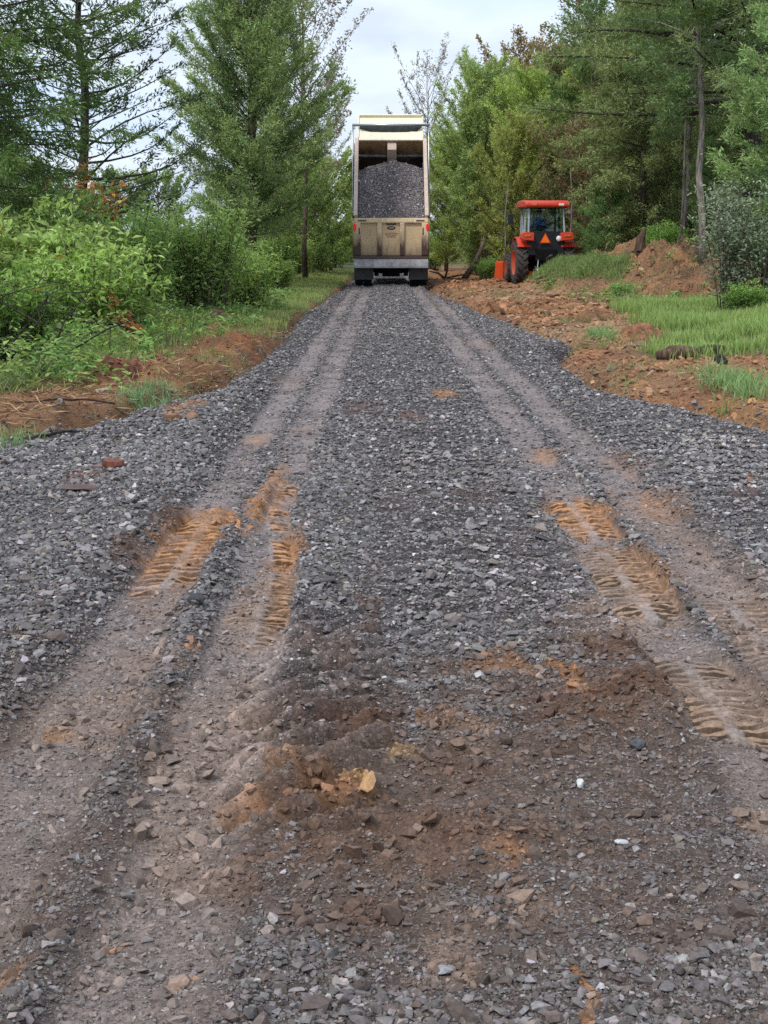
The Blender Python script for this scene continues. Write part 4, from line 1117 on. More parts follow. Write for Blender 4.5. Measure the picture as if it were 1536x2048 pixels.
greyb = make_shrub('grey_green_bush', 'large silvery grey green bush at the right edge above bright grass', gl(6.75, 27.5), None, seed=311, H=2.75, R=1.35, nst=70, npl=46, ll=.085, lw=.042, base=(.06, .09, .05), hi=(.18, .25, .16), yellow=0)
again_s(b1, 'small green bush on the bank in front of the grey green bush', gl(6.35, 26.6), 2.7, .40, (.75, .85, .8))
again_s(b1, 'bright green weeds growing behind the stump on the bank', gl(8.35, 45.5), 3.9, .7, (.8, .95, .8))
again_s(b1, 'dim low bush at the wood edge right of the stump', gl(10.1, 44), 5.2, .75, (.55, .65, .55))
again_s(b2, 'dark low bush under the wood right of the tractor', gl(7.4, 53.5), .4, .55, (.55, .62, .55))
again_s(b2, 'narrow green plant standing at the wood edge near leaning trunk', gl(3.85, 57), .9, .42, (.8, .95, .8))
again_s(b2, 'dim undergrowth bush deep behind the leaning trunk', gl(4.4, 66), 2.2, .9, (.5, .6, .5))
again_s(b2, 'dim undergrowth bush deep behind the tractor', gl(6.4, 66), 3.1, .9, (.5, .55, .5))
again_s(b2, 'dark undergrowth bush right of the slender grey sapling', gl(8.6, 57), 3.1, .9, (.45, .55, .5))
again_s(b1, 'large leaved weed clump on the face of the red bank', gl(6.1, 38.8), 1.1, .36, (.8, .9, 1.1))
# bare dark twiggy shrub at the left edge
tw = MB(); r_ = np.random.default_rng(77)
for i in range(15):
    a = np.array((r_.uniform(-.5, .5), r_.uniform(-.4, .4), 0)); d = np.array((r_.normal() * .6, r_.normal() * .4, r_.uniform(.5, 1.3)))
    p1 = a + d * .55 + r_.normal(size=3) * .07; p2 = a + d * r_.uniform(.8, 1.2) + np.array((r_.normal() * .3, 0, -.1))
    tw.tube([tuple(a), tuple(p1), tuple(p2)], [.013, .009, .003], 5)
    for j in range(5):
        s_ = p1 + (p2 - p1) * r_.random(); e_ = s_ + r_.normal(size=3) * np.array((.28, .25, .16))
        tw.tube([tuple(s_), tuple((s_ + e_) / 2 + r_.normal(size=3) * .02), tuple(e_)], [.006, .004, .002], 4)
tw.tube([(.0, 0, .75), (.35, -.1, .56), (.8, -.15, .43), (1.2, -.2, .47)], [.012, .01, .008, .003], 5)
o = tw.build('twiggy_shrub', M_BARK_DARK, smooth=True); o.location = gl(-4.15, 16.6); tag(o, 'leafless dark twiggy shrub at the left edge', 'shrub')


# ------------------------------------------------------------------ grass and litter (nobody could count it)
def blades(x, y, z, hgt, wid, base, tip, rng, lean=.35):
    n = len(x)
    az = rng.uniform(0, 2 * math.pi, n); h = hgt * rng.uniform(.5, 1.3, n); ln = h * np.abs(rng.normal(0, lean, n))
    d = np.stack([np.cos(az), np.sin(az), np.zeros(n)], 1)
    fa = rng.uniform(0, 2 * math.pi, n); sd_ = np.stack([np.cos(fa), np.sin(fa), np.zeros(n)], 1)
    P = np.stack([x, y, z - .02], 1)
    m = P + d * (ln * .3)[:, None] + np.array((0, 0, 1)) * (h * .55)[:, None]
    t = P + d * ln[:, None] + np.array((0, 0, 1)) * h[:, None]
    wv = (wid * rng.uniform(.6, 1.3, n))[:, None] * sd_
    V = np.stack([P - wv / 2, P + wv / 2, m + wv * .42, m - wv * .42, t], 1).reshape(-1, 3)
    i = np.arange(n)[:, None] * 5
    tone = rng.uniform(.65, 1.35, (n, 1)) * (1 + rng.normal(0, .06, (n, 3)))
    cb = np.array(base)[None] * tone; ct = np.array(tip)[None] * tone
    C = np.stack([cb, cb, (cb + ct) / 2, (cb + ct) / 2, ct], 1).reshape(-1, 3)
    return V, [np.concatenate([i, i + 1, i + 2, i + 3], 1), np.concatenate([i + 3, i + 2, i + 4], 1)], np.clip(C, .004, 1)


def grass(name, label, n, x0, x1, y0, y1, dfun, hgt, wid, base, tip, seed, mat=None, lean=.35, cat='grass', tuft=.5):
    r = np.random.default_rng(seed)
    x = r.uniform(x0, x1, n); y = r.uniform(y0, y1, n)
    z, col, st, soil, e, gp, bk = ground_fields(x, y)
    d = dfun(x, y, soil, e, gp, bk) * np.clip(1 - tuft + tuft * (1 + 2.2 * fbm(x, y, .5, 3, seed)), 0, 1)
    k = r.random(n) < d
    x, y, z = x[k], y[k], z[k]
    hv = hgt * (.75 + .6 * np.clip(fbm(x, y, 1.1, 2, seed + 3), -.6, 1))
    V, F, C = blades(x, y, z, hv, wid, base, tip, r, lean)
    o = mesh_obj(name, V, F, mat or M_GRASS, col=C); o.color = (1, 1, 1, 1)
    return tag(o, label, cat, kind='stuff')


grass('bright_grass', 'bright green grass growing on the right slope', 120000, 3.4, 10, 11, 33, lambda x, y, s, e, g, b: g * (x < .27 * y + 1.2), .20, .013, (.08, .145, .03), (.23, .36, .10), 401, tuft=.7)
grass('bank_grass', 'green grass covering the tongue of the bank before the tractor', 34000, 4.0, 8.5, 39, 48, lambda x, y, s, e, g, b: np.clip(b, 0, 1), .20, .016, (.07, .12, .03), (.19, .30, .09), 402)
grass('verge_grass', 'pale green grass on the verge left of the road', 170000, -7, -1.2, 17, 75, lambda x, y, s, e, g, b: np.clip((1 - s) * (e < -.15), 0, 1) * np.where(y > 24, 1, .55), .15, .014, (.09, .13, .035), (.24, .33, .10), 403)
grass('grass_tufts', 'scattered green tufts growing through the torn soil', 70000, -5, 7.5, 12, 42, lambda x, y, s, e, g, b: ((fbm(x, y, 1.1, 2, 555) > .3 + .1 * (x > 0)) * s * (e < -.12) * .9 * (np.abs(x) < .27 * y + .8)), .13, .012, (.07, .13, .035), (.18, .30, .10), 404, lean=.6)
grass('undergrowth', 'low mixed green undergrowth beneath the left bushes', 100000, -8.5, -3.0, 13.5, 40, lambda x, y, s, e, g, b: np.clip(sstep(-2.9 - .02 * y, -3.5 - .02 * y, x), 0, 1) * (x > -.27 * y - 1.0), .20, .020, (.05, .085, .025), (.15, .22, .07), 405, lean=.8)
grass('dry_grass', 'dry straw coloured grass hanging on the face of the bank', 26000, 5.2, 10.5, 36, 46, lambda x, y, s, e, g, b: np.clip(fbm(x, y, .9, 2, 777) * 1.3 * (1 - b), 0, 1), .24, .014, (.11, .085, .045), (.30, .26, .14), 406, lean=1.1)

r_ = np.random.default_rng(415)
n = 5200
x = r_.uniform(-7, -2.2, n); y = r_.uniform(14, 42, n)
x[4200:] = r_.uniform(4.5, 10.5, 1000); y[4200:] = r_.uniform(33, 49, 1000)
z, col, st, soil, e, gp, bk = ground_fields(x, y)
k = (e < -.3) & (r_.random(n) < np.clip(.1 + (1 - soil) * (.6 + fbm(x, y, 1.2, 3, 416)) + .9 * (x > 0) * np.clip(.2 + fbm(x, y, 1.5, 2, 419), 0, 1), 0, 1)) & (x > -.27 * y - .8)
x, y, z = x[k], y[k], z[k]; n = len(x); q = 16
hh_ = r_.uniform(.12, .5, n) * np.where(x < -.1 * y - 1.0, 1.15, .5)
b3 = np.stack([x, y, z], 1)[:, None] + np.stack([r_.normal(0, .05, (n, q)), r_.normal(0, .05, (n, q)), r_.uniform(.1, 1, (n, q)) * hh_[:, None]], 2)
az = r_.uniform(0, 6.283, (n, q)); D = unit(np.stack([np.cos(az), np.sin(az), r_.normal(.25, .4, (n, q))], 2))
C = np.array((.06, .115, .035)) + np.array((.11, .17, .045)) * r_.random((n, q, 1)); C = C * np.repeat(r_.uniform(.6, 1.35, (n, 1, 1)) * (1 + r_.normal(0, .1, (n, 1, 3))), q, 1)
V, F, C = leaf_faces(b3.reshape(-1, 3), D.reshape(-1, 3), r_.uniform(.05, .14, n * q), r_.uniform(.02, .05, n * q), np.clip(C.reshape(-1, 3), .01, 1), r_, .25, np.array((0, 0, 1.)))
tag(mesh_obj('weeds', V, [F], M_LEAF, col=C), 'mixed leafy weeds growing at the foot of the bushes and on the bank', 'weeds', kind='stuff')
# tuft by the gravel edge at left
r_ = np.random.default_rng(408)
p = at(300, 815); n = 900
x = p.x + r_.normal(0, .13, n); y = p.y + r_.normal(0, .35, n)
V, F, C = blades(x, y, zsurf(x, y), .12, .010, (.07, .14, .05), (.19, .33, .14), r_, .6)
tag(mesh_obj('grass_tuft', V, F, M_GRASS, col=C), 'fresh green grass tuft at the gravel edge below the soil mounds', 'grass')
for i, (px, py, sx, sy, lab) in enumerate([(1475, 800, .16, .6, 'green grass tuft at the lower right edge of the verge'), (1205, 690, .12, .5, 'small bright tuft on the soil at the right gravel edge'), (10, 905, .12, .3, 'sparse green tuft at the left edge of the gravel')]):
    p = at(px, py); n = (1100, 500, 160)[i]
    x = p.x + r_.normal(0, sx, n); y = p.y + r_.normal(0, sy, n)
    V, F, C = blades(x, y, zsurf(x, y), .17 - .02 * i, .011, (.07, .14, .04), (.20, .34, .12), r_, .6)
    tag(mesh_obj('grass_tuft', V, F, M_GRASS, col=C), lab, 'grass')

# straw, needles and twigs lying about
n = 42000
x = RNG.uniform(-6, -1.4, n); y = scatter_y(n, 11.2, 34, None, .8, RNG)
z, col, st, soil, e, gp, bk = ground_fields(x, y)
k = (e < -.05) & (RNG.random(n) < np.clip(.25 + soil, 0, 1) * np.where(y < 16.5, 1, .4))
xr_ = RNG.uniform(2.3, 9, 26000); yr_ = scatter_y(26000, 12, 46, None, .5, RNG)
zr_, _, _, s2, e2, _, _ = ground_fields(xr_, yr_)
k2 = (e2 < -.05) & (RNG.random(26000) < .55 * s2)
x = np.concatenate([x[k], xr_[k2]]); y = np.concatenate([y[k], yr_[k2]]); z = np.concatenate([z[k], zr_[k2]])
n = len(x)
az = RNG.uniform(0, 2 * math.pi, n)
D = unit(np.stack([np.cos(az), np.sin(az), RNG.normal(.05, .25, n)], 1))
pal = np.array([(.27, .15, .075), (.18, .085, .045), (.36, .25, .14), (.10, .06, .04)])[RNG.integers(0, 4, n)]
V, F, C = leaf_faces(np.stack([x, y, z + .012], 1), D, RNG.uniform(.06, .24, n), RNG.uniform(.005, .013, n), pal * RNG.uniform(.7, 1.3, (n, 1)), RNG, 0, np.array((0, 0, 1.)))
lo = mesh_obj('plant_litter', V, [F], M_LITTER, col=C)
tag(lo, 'brown straw needles and twigs lying on the verges', 'litter', kind='stuff')
#__VEHICLES__


# ------------------------------------------------------------------ dump truck
M_CREAM = grime('cream_truck_paint', (.66, .485, .285), (.15, .09, .06), .8, 1.5, .55, 1.0)
M_FRAME = grime('muddy_frame_paint', (.76, .58, .37), (.070, .036, .026), 1.15, 1.85, .55, 1.3, 4.0)
M_CREAM_TOP = grime('cream_shield_paint', (.86, .78, .60), (.30, .19, .11), 4.3, 4.9, .5, .7)
M_CREAM_IN = grime('scraped_bed_paint', (.60, .38, .20), (.050, .028, .020), 4.2, 5.15, .6, 1.2, 2.6)
M_RAIL = plain('worn_rail_paint', (.60, .46, .38), .55, 0, .3, 14)
M_SILL = plain('scuffed_grey_steel', (.30, .285, .29), .6, .2, .45, 4)
M_BLACKRUB = plain('black_rubber', (.018, .018, .019), .8, 0, .3, 12, .01)
M_TREAD = plain('dusty_tyre', (.065, .056, .052), .9, 0, .4, 10, .01)
M_FLAP = plain('dusty_mud_flap', (.055, .055, .058), .75, 0, .35, 5)
M_CHASSIS = plain('greasy_chassis', (.010, .010, .011), .9, 0, .4, 8, spec=.1)
M_STEEL = plain('bare_steel', (.42, .43, .44), .35, .8, .15, 20)
M_RIM = plain('dull_rim', (.30, .30, .30), .5, .4, .3, 8)
M_TARP = plain('dark_tarp', (.035, .042, .04), .8, 0, .4, 6)
M_DARK = plain('black_plastic', (.02, .02, .022), .45, 0, .2, 10)
M_INK = plain('faded_red_paint', (.38, .15, .10), .7, 0, .5, 30)
M_WHITEPL = plain('white_plastic', (.75, .75, .73), .4, 0, .08, 10)
m, nt, ns, L, b = new_mat('red_lamp'); M_REDLAMP = m
b.inputs['Base Color'].default_value = (.75, .015, .012, 1); b.inputs['Roughness'].default_value = .25
b.inputs['Emission Color'].default_value = (1, .03, .02, 1); b.inputs['Emission Strength'].default_value = .18
m, nt, ns, L, b = new_mat('dark_window'); M_WINDARK = m
b.inputs['Base Color'].default_value = (.02, .03, .035, 1); b.inputs['Roughness'].default_value = .06


def tyre(mb, c, R, w, n=44, tread=0, lug=0.0):
    x, y, z = c
    p = [(R * .56, -w * .40), (R * .66, -w * .5), (R * .86, -w * .5), (R * .965, -w * .43), (R, -w * .30), (R, w * .30), (R * .965, w * .43), (R * .86, w * .5), (R * .66, w * .5), (R * .56, w * .40)]
    mb.lathe(p, c, n)
    for k in range(tread):
        for sgn in (-1, 1):
            a = 2 * math.pi * (k + .25 * sgn) / tread
            rot = Matrix.Rotation(a, 3, 'X') @ Matrix.Rotation(sgn * .7, 3, 'Z')
            cc = Matrix.Rotation(a, 3, 'X') @ Vector((sgn * w * .24, 0, R + lug * .35))
            mb.box((x + cc.x, y + cc.y, z + cc.z), (w * .56, .045 if lug > .02 else .03, lug), rot)


TX, TY = .24, 51.3
TZ = gz(TX - .9, TY + .8) + .012
truck = empty('dump_truck', (TX, TY, TZ), 0, 'cream dump truck with raised bed tipping gravel on the road', 'dump truck')
th = math.radians(42); dv = Vector((0, math.cos(th), math.sin(th))); nv = Vector((0, -math.sin(th), math.cos(th)))
T0 = Vector((0, 0, 2.24)); BL_ = 4.08; T1 = T0 + dv * BL_; BH = 1.45; F0 = T0 - nv * BH; F1 = F0 + dv * BL_
pz = lambda v: (v.y, v.z)
bed = MB()
for s in (-1, 1):
    bed.prism([pz(T0 - nv * .02), pz(T1 - nv * .02), pz(F1), pz(F0)], s * 1.155, s * 1.235)
bed.prism([pz(F0), pz(F1), pz(F1 - nv * .12), pz(F0 - nv * .12)], -1.235, 1.235)
bedo = bed.build('dump_bed', M_CREAM_IN, truck)
for s in (-1, 1):                                                   # outer stakes of the bed
    mb = MB()
    for k in range(6):
        q = F0 + dv * (.35 + k * .72)
        mb.prism([pz(q), pz(q + dv * .12), pz(q + dv * .12 + nv * (BH - .1)), pz(q + nv * (BH - .1))], s * 1.237, s * 1.30)
    mb.build('side_stakes', M_CREAM_TOP, bedo)
    r = MB()
    r.prism([pz(T0 - nv * .03 + dv * .02), pz(T1 - nv * .03), pz(T1 + nv * .12), pz(T0 + nv * .12 + dv * .02)], s * 1.13, s * 1.265)
    r.build('top_rail', M_RAIL, bedo, bevel=.02)
hb = MB().prism([pz(T1 + dv * .02), pz(T1 + dv * .09), pz(F1 + dv * .09), pz(F1 + dv * .02)], -1.15, 1.15)
hbo = hb.build('headboard', M_CREAM_IN, bedo)
MB().prism([pz(T1 - dv * .05 + nv * .0), pz(T1 + dv * .1 + nv * .0), pz(T1 + dv * .1 + nv * .07), pz(T1 - dv * .05 + nv * .07)], -1.13, 1.13).build('headboard_lip', M_CREAM_TOP, bedo, bevel=.015)
dg = MB().prism([pz(T1 - dv * .34 - nv * .12), pz(T1 + dv * .0 - nv * .05), pz(F1 + dv * .0), pz(F1 - dv * .34)], -.12, .2)
dg.build('hoist_housing', M_RAIL, bedo, bevel=.02)
MB().prism([pz(T1 - dv * .06 - nv * .62), pz(T1 - nv * .62), pz(T1 - nv * .68), pz(T1 - dv * .06 - nv * .68)], -1.15, 1.15).build('headboard_rib', M_SILL, bedo)
S0 = T1 + dv * .1 + nv * .03
S1 = S0 + dv * 1.16
sh = MB().prism([pz(S0), pz(S1), pz(S1 - nv * .06), pz(S0 - nv * .06)], -1.12, 1.12)
sh.prism([pz(S1 + nv * .10), pz(S1 + dv * .05 + nv * .10), pz(S1 + dv * .05 - nv * .1), pz(S1 - nv * .1)], -1.12, 1.12)
for s in (-1, 1): sh.prism([pz(S0 + nv * .05), pz(S1 + nv * .05), pz(S1 - nv * .12), pz(S0 - nv * .12)], s * 1.12, s * 1.155)
sh.build('cab_shield', M_CREAM_TOP, truck, bevel=.01)
# rolled tarp on its cross bar, with side arms
B0 = S0 + dv * .52 + nv * .16
tp = MB(); tp.tube([(-1.36, B0.y, B0.z), (1.36, B0.y, B0.z)], .045, 10)
tpo = tp.build('tarp_bar', M_STEEL, truck, smooth=True)
vs = []; nc_ = 25
for j in range(6):
    for i in range(nc_):
        u = i / (nc_ - 1) * 2 - 1; q = j / 5
        sag = .10 + .22 * (1 - u * u) + .02 * math.sin(u * 17)
        vs.append((u * 1.1, B0.y - .03 * math.sin(q * 3.1) - .02, B0.z - .02 - sag * q + .012 * math.sin(u * 23 + q * 5)))
t_ = MB(); t_.add(vs, [(j * nc_ + i, j * nc_ + i + 1, (j + 1) * nc_ + i + 1, (j + 1) * nc_ + i) for j in range(5) for i in range(nc_ - 1)])
t_.build('rolled_tarp', M_TARP, tpo, smooth=True)
for s in (-1, 1):
    MB().tube([(s * 1.345, B0.y, B0.z), (s * 1.34, B0.y - .1, B0.z - .3), (s * 1.29, .35, 2.3 + (.1 if s > 0 else 0))], .026, 8).build('tarp_arm', M_STEEL, truck, smooth=True)
# tailgate hanging from the rails
tg = MB(); tg.box((0, .05, 1.565), (2.28, .05, 1.3))
tgo = tg.build('tailgate', M_CREAM, truck)
fr = MB()
fr.prism([(-.06, 2.12), (-.04, 2.25), (.09, 2.25), (.09, 2.08), (-.045, 2.08)], -1.245, 1.245)
fr.prism([(-.05, .90), (.08, .90), (.08, 1.02), (-.03, 1.03)], -1.245, 1.245)
for cx, wd in ((-1.135, .22), (1.135, .22), (-.39, .15), (.37, .15)):
    fr.prism([(-.075, 1.025), (.02, 1.02), (.02, 2.085), (-.075, 2.085)], cx - wd / 2, cx + wd / 2)
fr.build('tailgate_frame', M_FRAME, tgo, bevel=.012)
for s in (-1, 1):
    MB().box((s * .98, -.063, 2.165), (.28, .012, .035)).build('latch_slot', M_DARK, tgo)
    MB().box((s * 1.07, -.083, 1.82), (.035, .014, .22)).build('grab_handle', M_DARK, tgo)
    mb = MB(); mb.prism([(-.04, 1.0), (.12, 1.0), (.12, 2.33), (.02, 2.33)], s * 1.247, s * 1.285)
    mb.build('corner_post', M_FRAME, truck)
    lm = MB(); lm.prismy([(s * 1.22 + .055 * math.cos(t) , 1.95 + .12 * math.sin(t)) for t in [i * math.pi / 10 for i in range(20)]], -.12, -.05)
    lm.build('tail_light', M_REDLAMP, truck, bevel=.02)
    MB().tube([(s * 1.265, -.01, 2.26), (s * 1.265, .03, 2.40)], .035, 8).build('hinge_pin', M_DARK, truck, smooth=True)
em = MB()
pts = [(.30 * .5 * math.cos(a), 1.92 + .11 * .5 * math.sin(a)) for a in [i * math.pi / 12 for i in range(24)]]
em.prismy(pts, .015, .024)
emo = em.build('maker_badge', M_DARK, tgo)
pts = [(.11 * math.cos(a), 1.923 + .018 * math.sin(a)) for a in [i * math.pi / 10 for i in range(20)]]
MB().prismy(pts, .009, .0145).build('badge_letters', M_CREAM_TOP, emo)
MB().box((0, .018, 2.045), (.32, .012, .045)).build('badge_plate', M_DARK, tgo)
tx_ = MB(); r_ = random.Random(4)
for row, (wd, zc) in enumerate(((.42, 1.755), (.34, 1.69), (.26, 1.63))):
    x_ = -wd / 2
    while x_ < wd / 2:
        l_ = r_.uniform(.02, .045); tx_.box((x_ + l_ / 2, .0215, zc - .03 * (2 * x_ / .42) ** 2 * (row == 0)), (l_, .006, .036)); x_ += l_ + .014
tx_.build('faded_lettering', M_INK, tgo)
# apron, flaps, wheels, chassis
ap = MB(); ap.prism([(.10, .90), (-.02, .905), (-.24, .66), (-.25, .60), (-.20, .60), (.06, .84)], -1.25, 1.25)
ap.prism([(-.02, .908), (-.245, .665), (-.25, .672), (-.02, .918)], -.02, .0)
ap.prism([(-.02, .908), (-.245, .665), (-.25, .672), (-.02, .918)], .61, .62)
ap.prism([(-.02, .908), (-.245, .665), (-.25, .672), (-.02, .918)], -.63, -.62)
ap.build('spreader_apron', M_SILL, truck, bevel=.008)
for s in (-1, 1):
    MB().prism([(.08, .66), (.10, .66), (.13, .20), (.11, .20)], s * .92 - .33, s * .92 + .33).build('mud_flap', M_FLAP, truck, bevel=.004)
for ya in (.78, 2.1):
    for s in (-1, 1):
        for xo in (.80, 1.10):
            mb = MB(); tyre(mb, (s * xo, ya, .52), .52, .275, 40, 34, .014)
            wo = mb.build('tyre', M_BLACKRUB, truck)
            rm = MB(); rm.lathe([(.30, -.1), (.29, .06 * s), (.16, .08 * s), (.12, .02 * s), (.02, .02 * s)], (s * xo, ya, .52), 28)
            rm.build('rim', M_RIM, wo, smooth=True)
    ax = MB(); ax.tube([(-1.0, ya, .52), (1.0, ya, .52)], .085, 12); ax.ellipsoid((0, ya, .52), (.22, .24, .22))
    ax.build('axle', M_CHASSIS, truck, smooth=True)
for s in (-1, 1):
    mb = MB(); tyre(mb, (s * 1.02, 6.5, .52), .52, .29, 40, 34, .012)
    wo = mb.build('tyre', M_BLACKRUB, truck)
    MB().lathe([(.30, .1 * s), (.27, .12 * s), (.15, .06 * s), (.02, .08 * s)], (s * 1.02, 6.5, .52), 28).build('rim', M_RIM, wo, smooth=True)
    MB().box((s * .43, 4.0, .86), (.09, 7.6, .24)).build('frame_rail', M_CHASSIS, truck, bevel=.01)
    mb = MB(); mb.box((s * .62, .5, .58), (.14, .12, .26)); mb.box((s * .52, 1.44, .62), (.10, 1.3, .16)); mb.build('suspension', M_CHASSIS, truck, bevel=.03)
    mb = MB(); mb.prism([(5.85, .62), (5.75, .95), (6.05, 1.18), (6.5, 1.25), (6.95, 1.18), (7.25, .95), (7.2, .62), (7.12, .62), (7.1, .9), (6.9, 1.06), (6.5, 1.13), (6.1, 1.06), (5.9, .9)], s * .80, s * 1.2)
    mb.build('fender', M_CREAM_TOP, truck, bevel=.02)
    MB().tube([(s * .78, 3.3, .75), (s * .78, 4.6, .75)], .3, 20).build('fuel_tank', M_STEEL, truck, smooth=False)
cb = MB(); cb.prism([(4.75, .95), (4.75, 2.75), (5.1, 2.86), (6.0, 2.80), (6.45, 2.0), (6.45, .95)], -1.02, 1.02)
cbo = cb.build('cab', M_CREAM_TOP, truck, bevel=.06, segs=3)
for s in (-1, 1):
    MB().prism([(5.15, 1.95), (5.15, 2.6), (5.95, 2.6), (6.3, 1.95)], s * 1.022, s * 1.03).build('window', M_WINDARK, cbo)
MB().prism([(4.735, 1.95), (4.745, 1.95), (4.745, 2.55), (4.735, 2.55)], -.6, .6).build('rear_window', M_WINDARK, cbo)
MB().prism([(6.06, 2.70), (6.40, 2.08), (6.415, 2.09), (6.075, 2.71)], -.9, .9).build('windscreen', M_WINDARK, cbo)
hd = MB(); hd.prism([(6.47, .75), (6.47, 1.95), (8.0, 1.75), (8.15, 1.6), (8.15, .7)], -.72, .72); hd.build('hood', M_CREAM_TOP, truck, bevel=.07, segs=3)
MB().box((0, 8.3, .55), (2.3, .2, .3)).build('front_bumper', M_STEEL, truck, bevel=.03)
ub = MB(); ub.box((0, .30, .62), (.76, .06, .42)); ub.box((0, 1.45, .60), (.5, 1.0, .42)); ub.box((0, 3.2, .62), (.9, 1.6, .5)); ub.box((0, 4.9, .66), (1.3, 1.2, .6)); ub.box((0, 6.5, .55), (1.6, .2, .3)); ub.tube([(-.3, .32, .36), (.3, .32, .36)], .06, 8)  # cross members and gearbox as dark boxes, added to fill the underside with shade
ub.box((-.5, .34, .52), (.16, .08, .4)); ub.box((.5, .34, .52), (.16, .08, .4))
ub.build('underframe_dark_fill', M_CHASSIS, truck, bevel=.03)
MB().tube([(0, 3.6, .9), (0, 3.95, 2.2), (0, 4.1, 2.85)], [.14, .12, .09], 16).build('hoist_cylinder', M_STEEL, truck, smooth=True)

# the load
nr, nc = 90, 60
ly = np.linspace(.1, 3.95, nr); lx = np.linspace(-1.14, 1.14, nc)
LX, LY = np.meshgrid(lx, ly); LX = LX.ravel(); LY = LY.ravel()


def load_z(x, y):
    t = y / 2.95
    dome = np.abs(x - .06 - .05 * np.sin(y * 2)) / 1.14
    z = 2.14 + .742 * y - (.04 + .20 * t ** 1.5) * dome ** 1.25 + .05 * fbm(x * 1.0 + 3, y, .5, 3, 661) - .10 * np.exp(-((y - .15) / .25) ** 2)
    z = z - .02 * (x < 0) - 1.9 * np.clip(y - 2.88 + .12 * dome, 0, 2)
    flo = F0.z + (y - F0.y) * math.tan(th)
    return np.maximum(z, np.maximum(flo, 0) * (y > F0.y) + .002)


lz = load_z(LX, LY)
cl = np.array((.17, .16, .165))[None] * (.8 + .5 * np.abs(fbm(LX, LY, .3, 3, 668)))[:, None]
load = mesh_obj('gravel_load', np.stack([LX, LY, lz], 1), [grid_faces(nr, nc)], M_ROAD, col=np.column_stack([cl, np.full(len(lz), .8)]), smooth=True)
load.location = truck.location
tag(load, 'dark grey gravel load heaped in the raised truck bed', 'gravel load')
n = 11000
n = 20000; x = RNG.uniform(-1.12, 1.12, n); y = RNG.uniform(.1, 3.1, n)
S = np.clip(np.exp(RNG.normal(math.log(.042), .42, n)), .018, .12) * .5
tone = stone_tone(n, RNG) * np.array((1.45, 1.38, 1.42)) * np.where(np.exp(-((x - .05) / .45) ** 2) > RNG.random(n), .78, 1.05)[:, None]
V, F, C = stones(np.stack([x, y, load_z(x, y) + S * .25], 1), S, tone, .6, RNG)
ls = mesh_obj('load_stones', V, [F], M_STONE, load, col=C); ls['kind'] = 'stuff'

# ------------------------------------------------------------------ tractor
M_ORANGE = grime('orange_red_paint', (.64, .058, .028), (.30, .13, .07), .2, 1.3, .4, .8)
M_ORANGE2 = grime('orange_bucket_paint', (.78, .085, .016), (.33, .13, .06), -.1, .25, .5, .8)
M_CABBLK = plain('black_cab', (.015, .018, .022), .4, 0, .2, 8)
M_PILLAR = plain('pale_reflecting_pillar', (.36, .40, .45), .25, .2, .15, 10)
M_SMV = plain('fluorescent_orange', (1.0, .20, .012), .5, 0, .06, 12)
M_SMVR = plain('dark_red_reflector', (.42, .02, .015), .3, 0, .1, 12)
M_LAMP = plain('lamp_lens', (.6, .15, .03), .2, 0, .2, 12)
m, nt, ns, L, b = new_mat('cab_glass'); M_GLASS = m
out = ns['Material Output']
tr = N(ns, 'ShaderNodeBsdfTransparent'); tr.inputs[0].default_value = (.74, .82, .84, 1)
gl_ = N(ns, 'ShaderNodeBsdfGlossy'); gl_.inputs['Roughness'].default_value = .03; gl_.inputs['Color'].default_value = (.9, .95, 1, 1)
fz = N(ns, 'ShaderNodeFresnel'); fz.inputs[0].default_value = 1.5
ms = N(ns, 'ShaderNodeMixShader'); L.new(fz.outputs[0], ms.inputs[0]); L.new(tr.outputs[0], ms.inputs[1]); L.new(gl_.outputs[0], ms.inputs[2]); L.new(ms.outputs[0], out.inputs['Surface'])

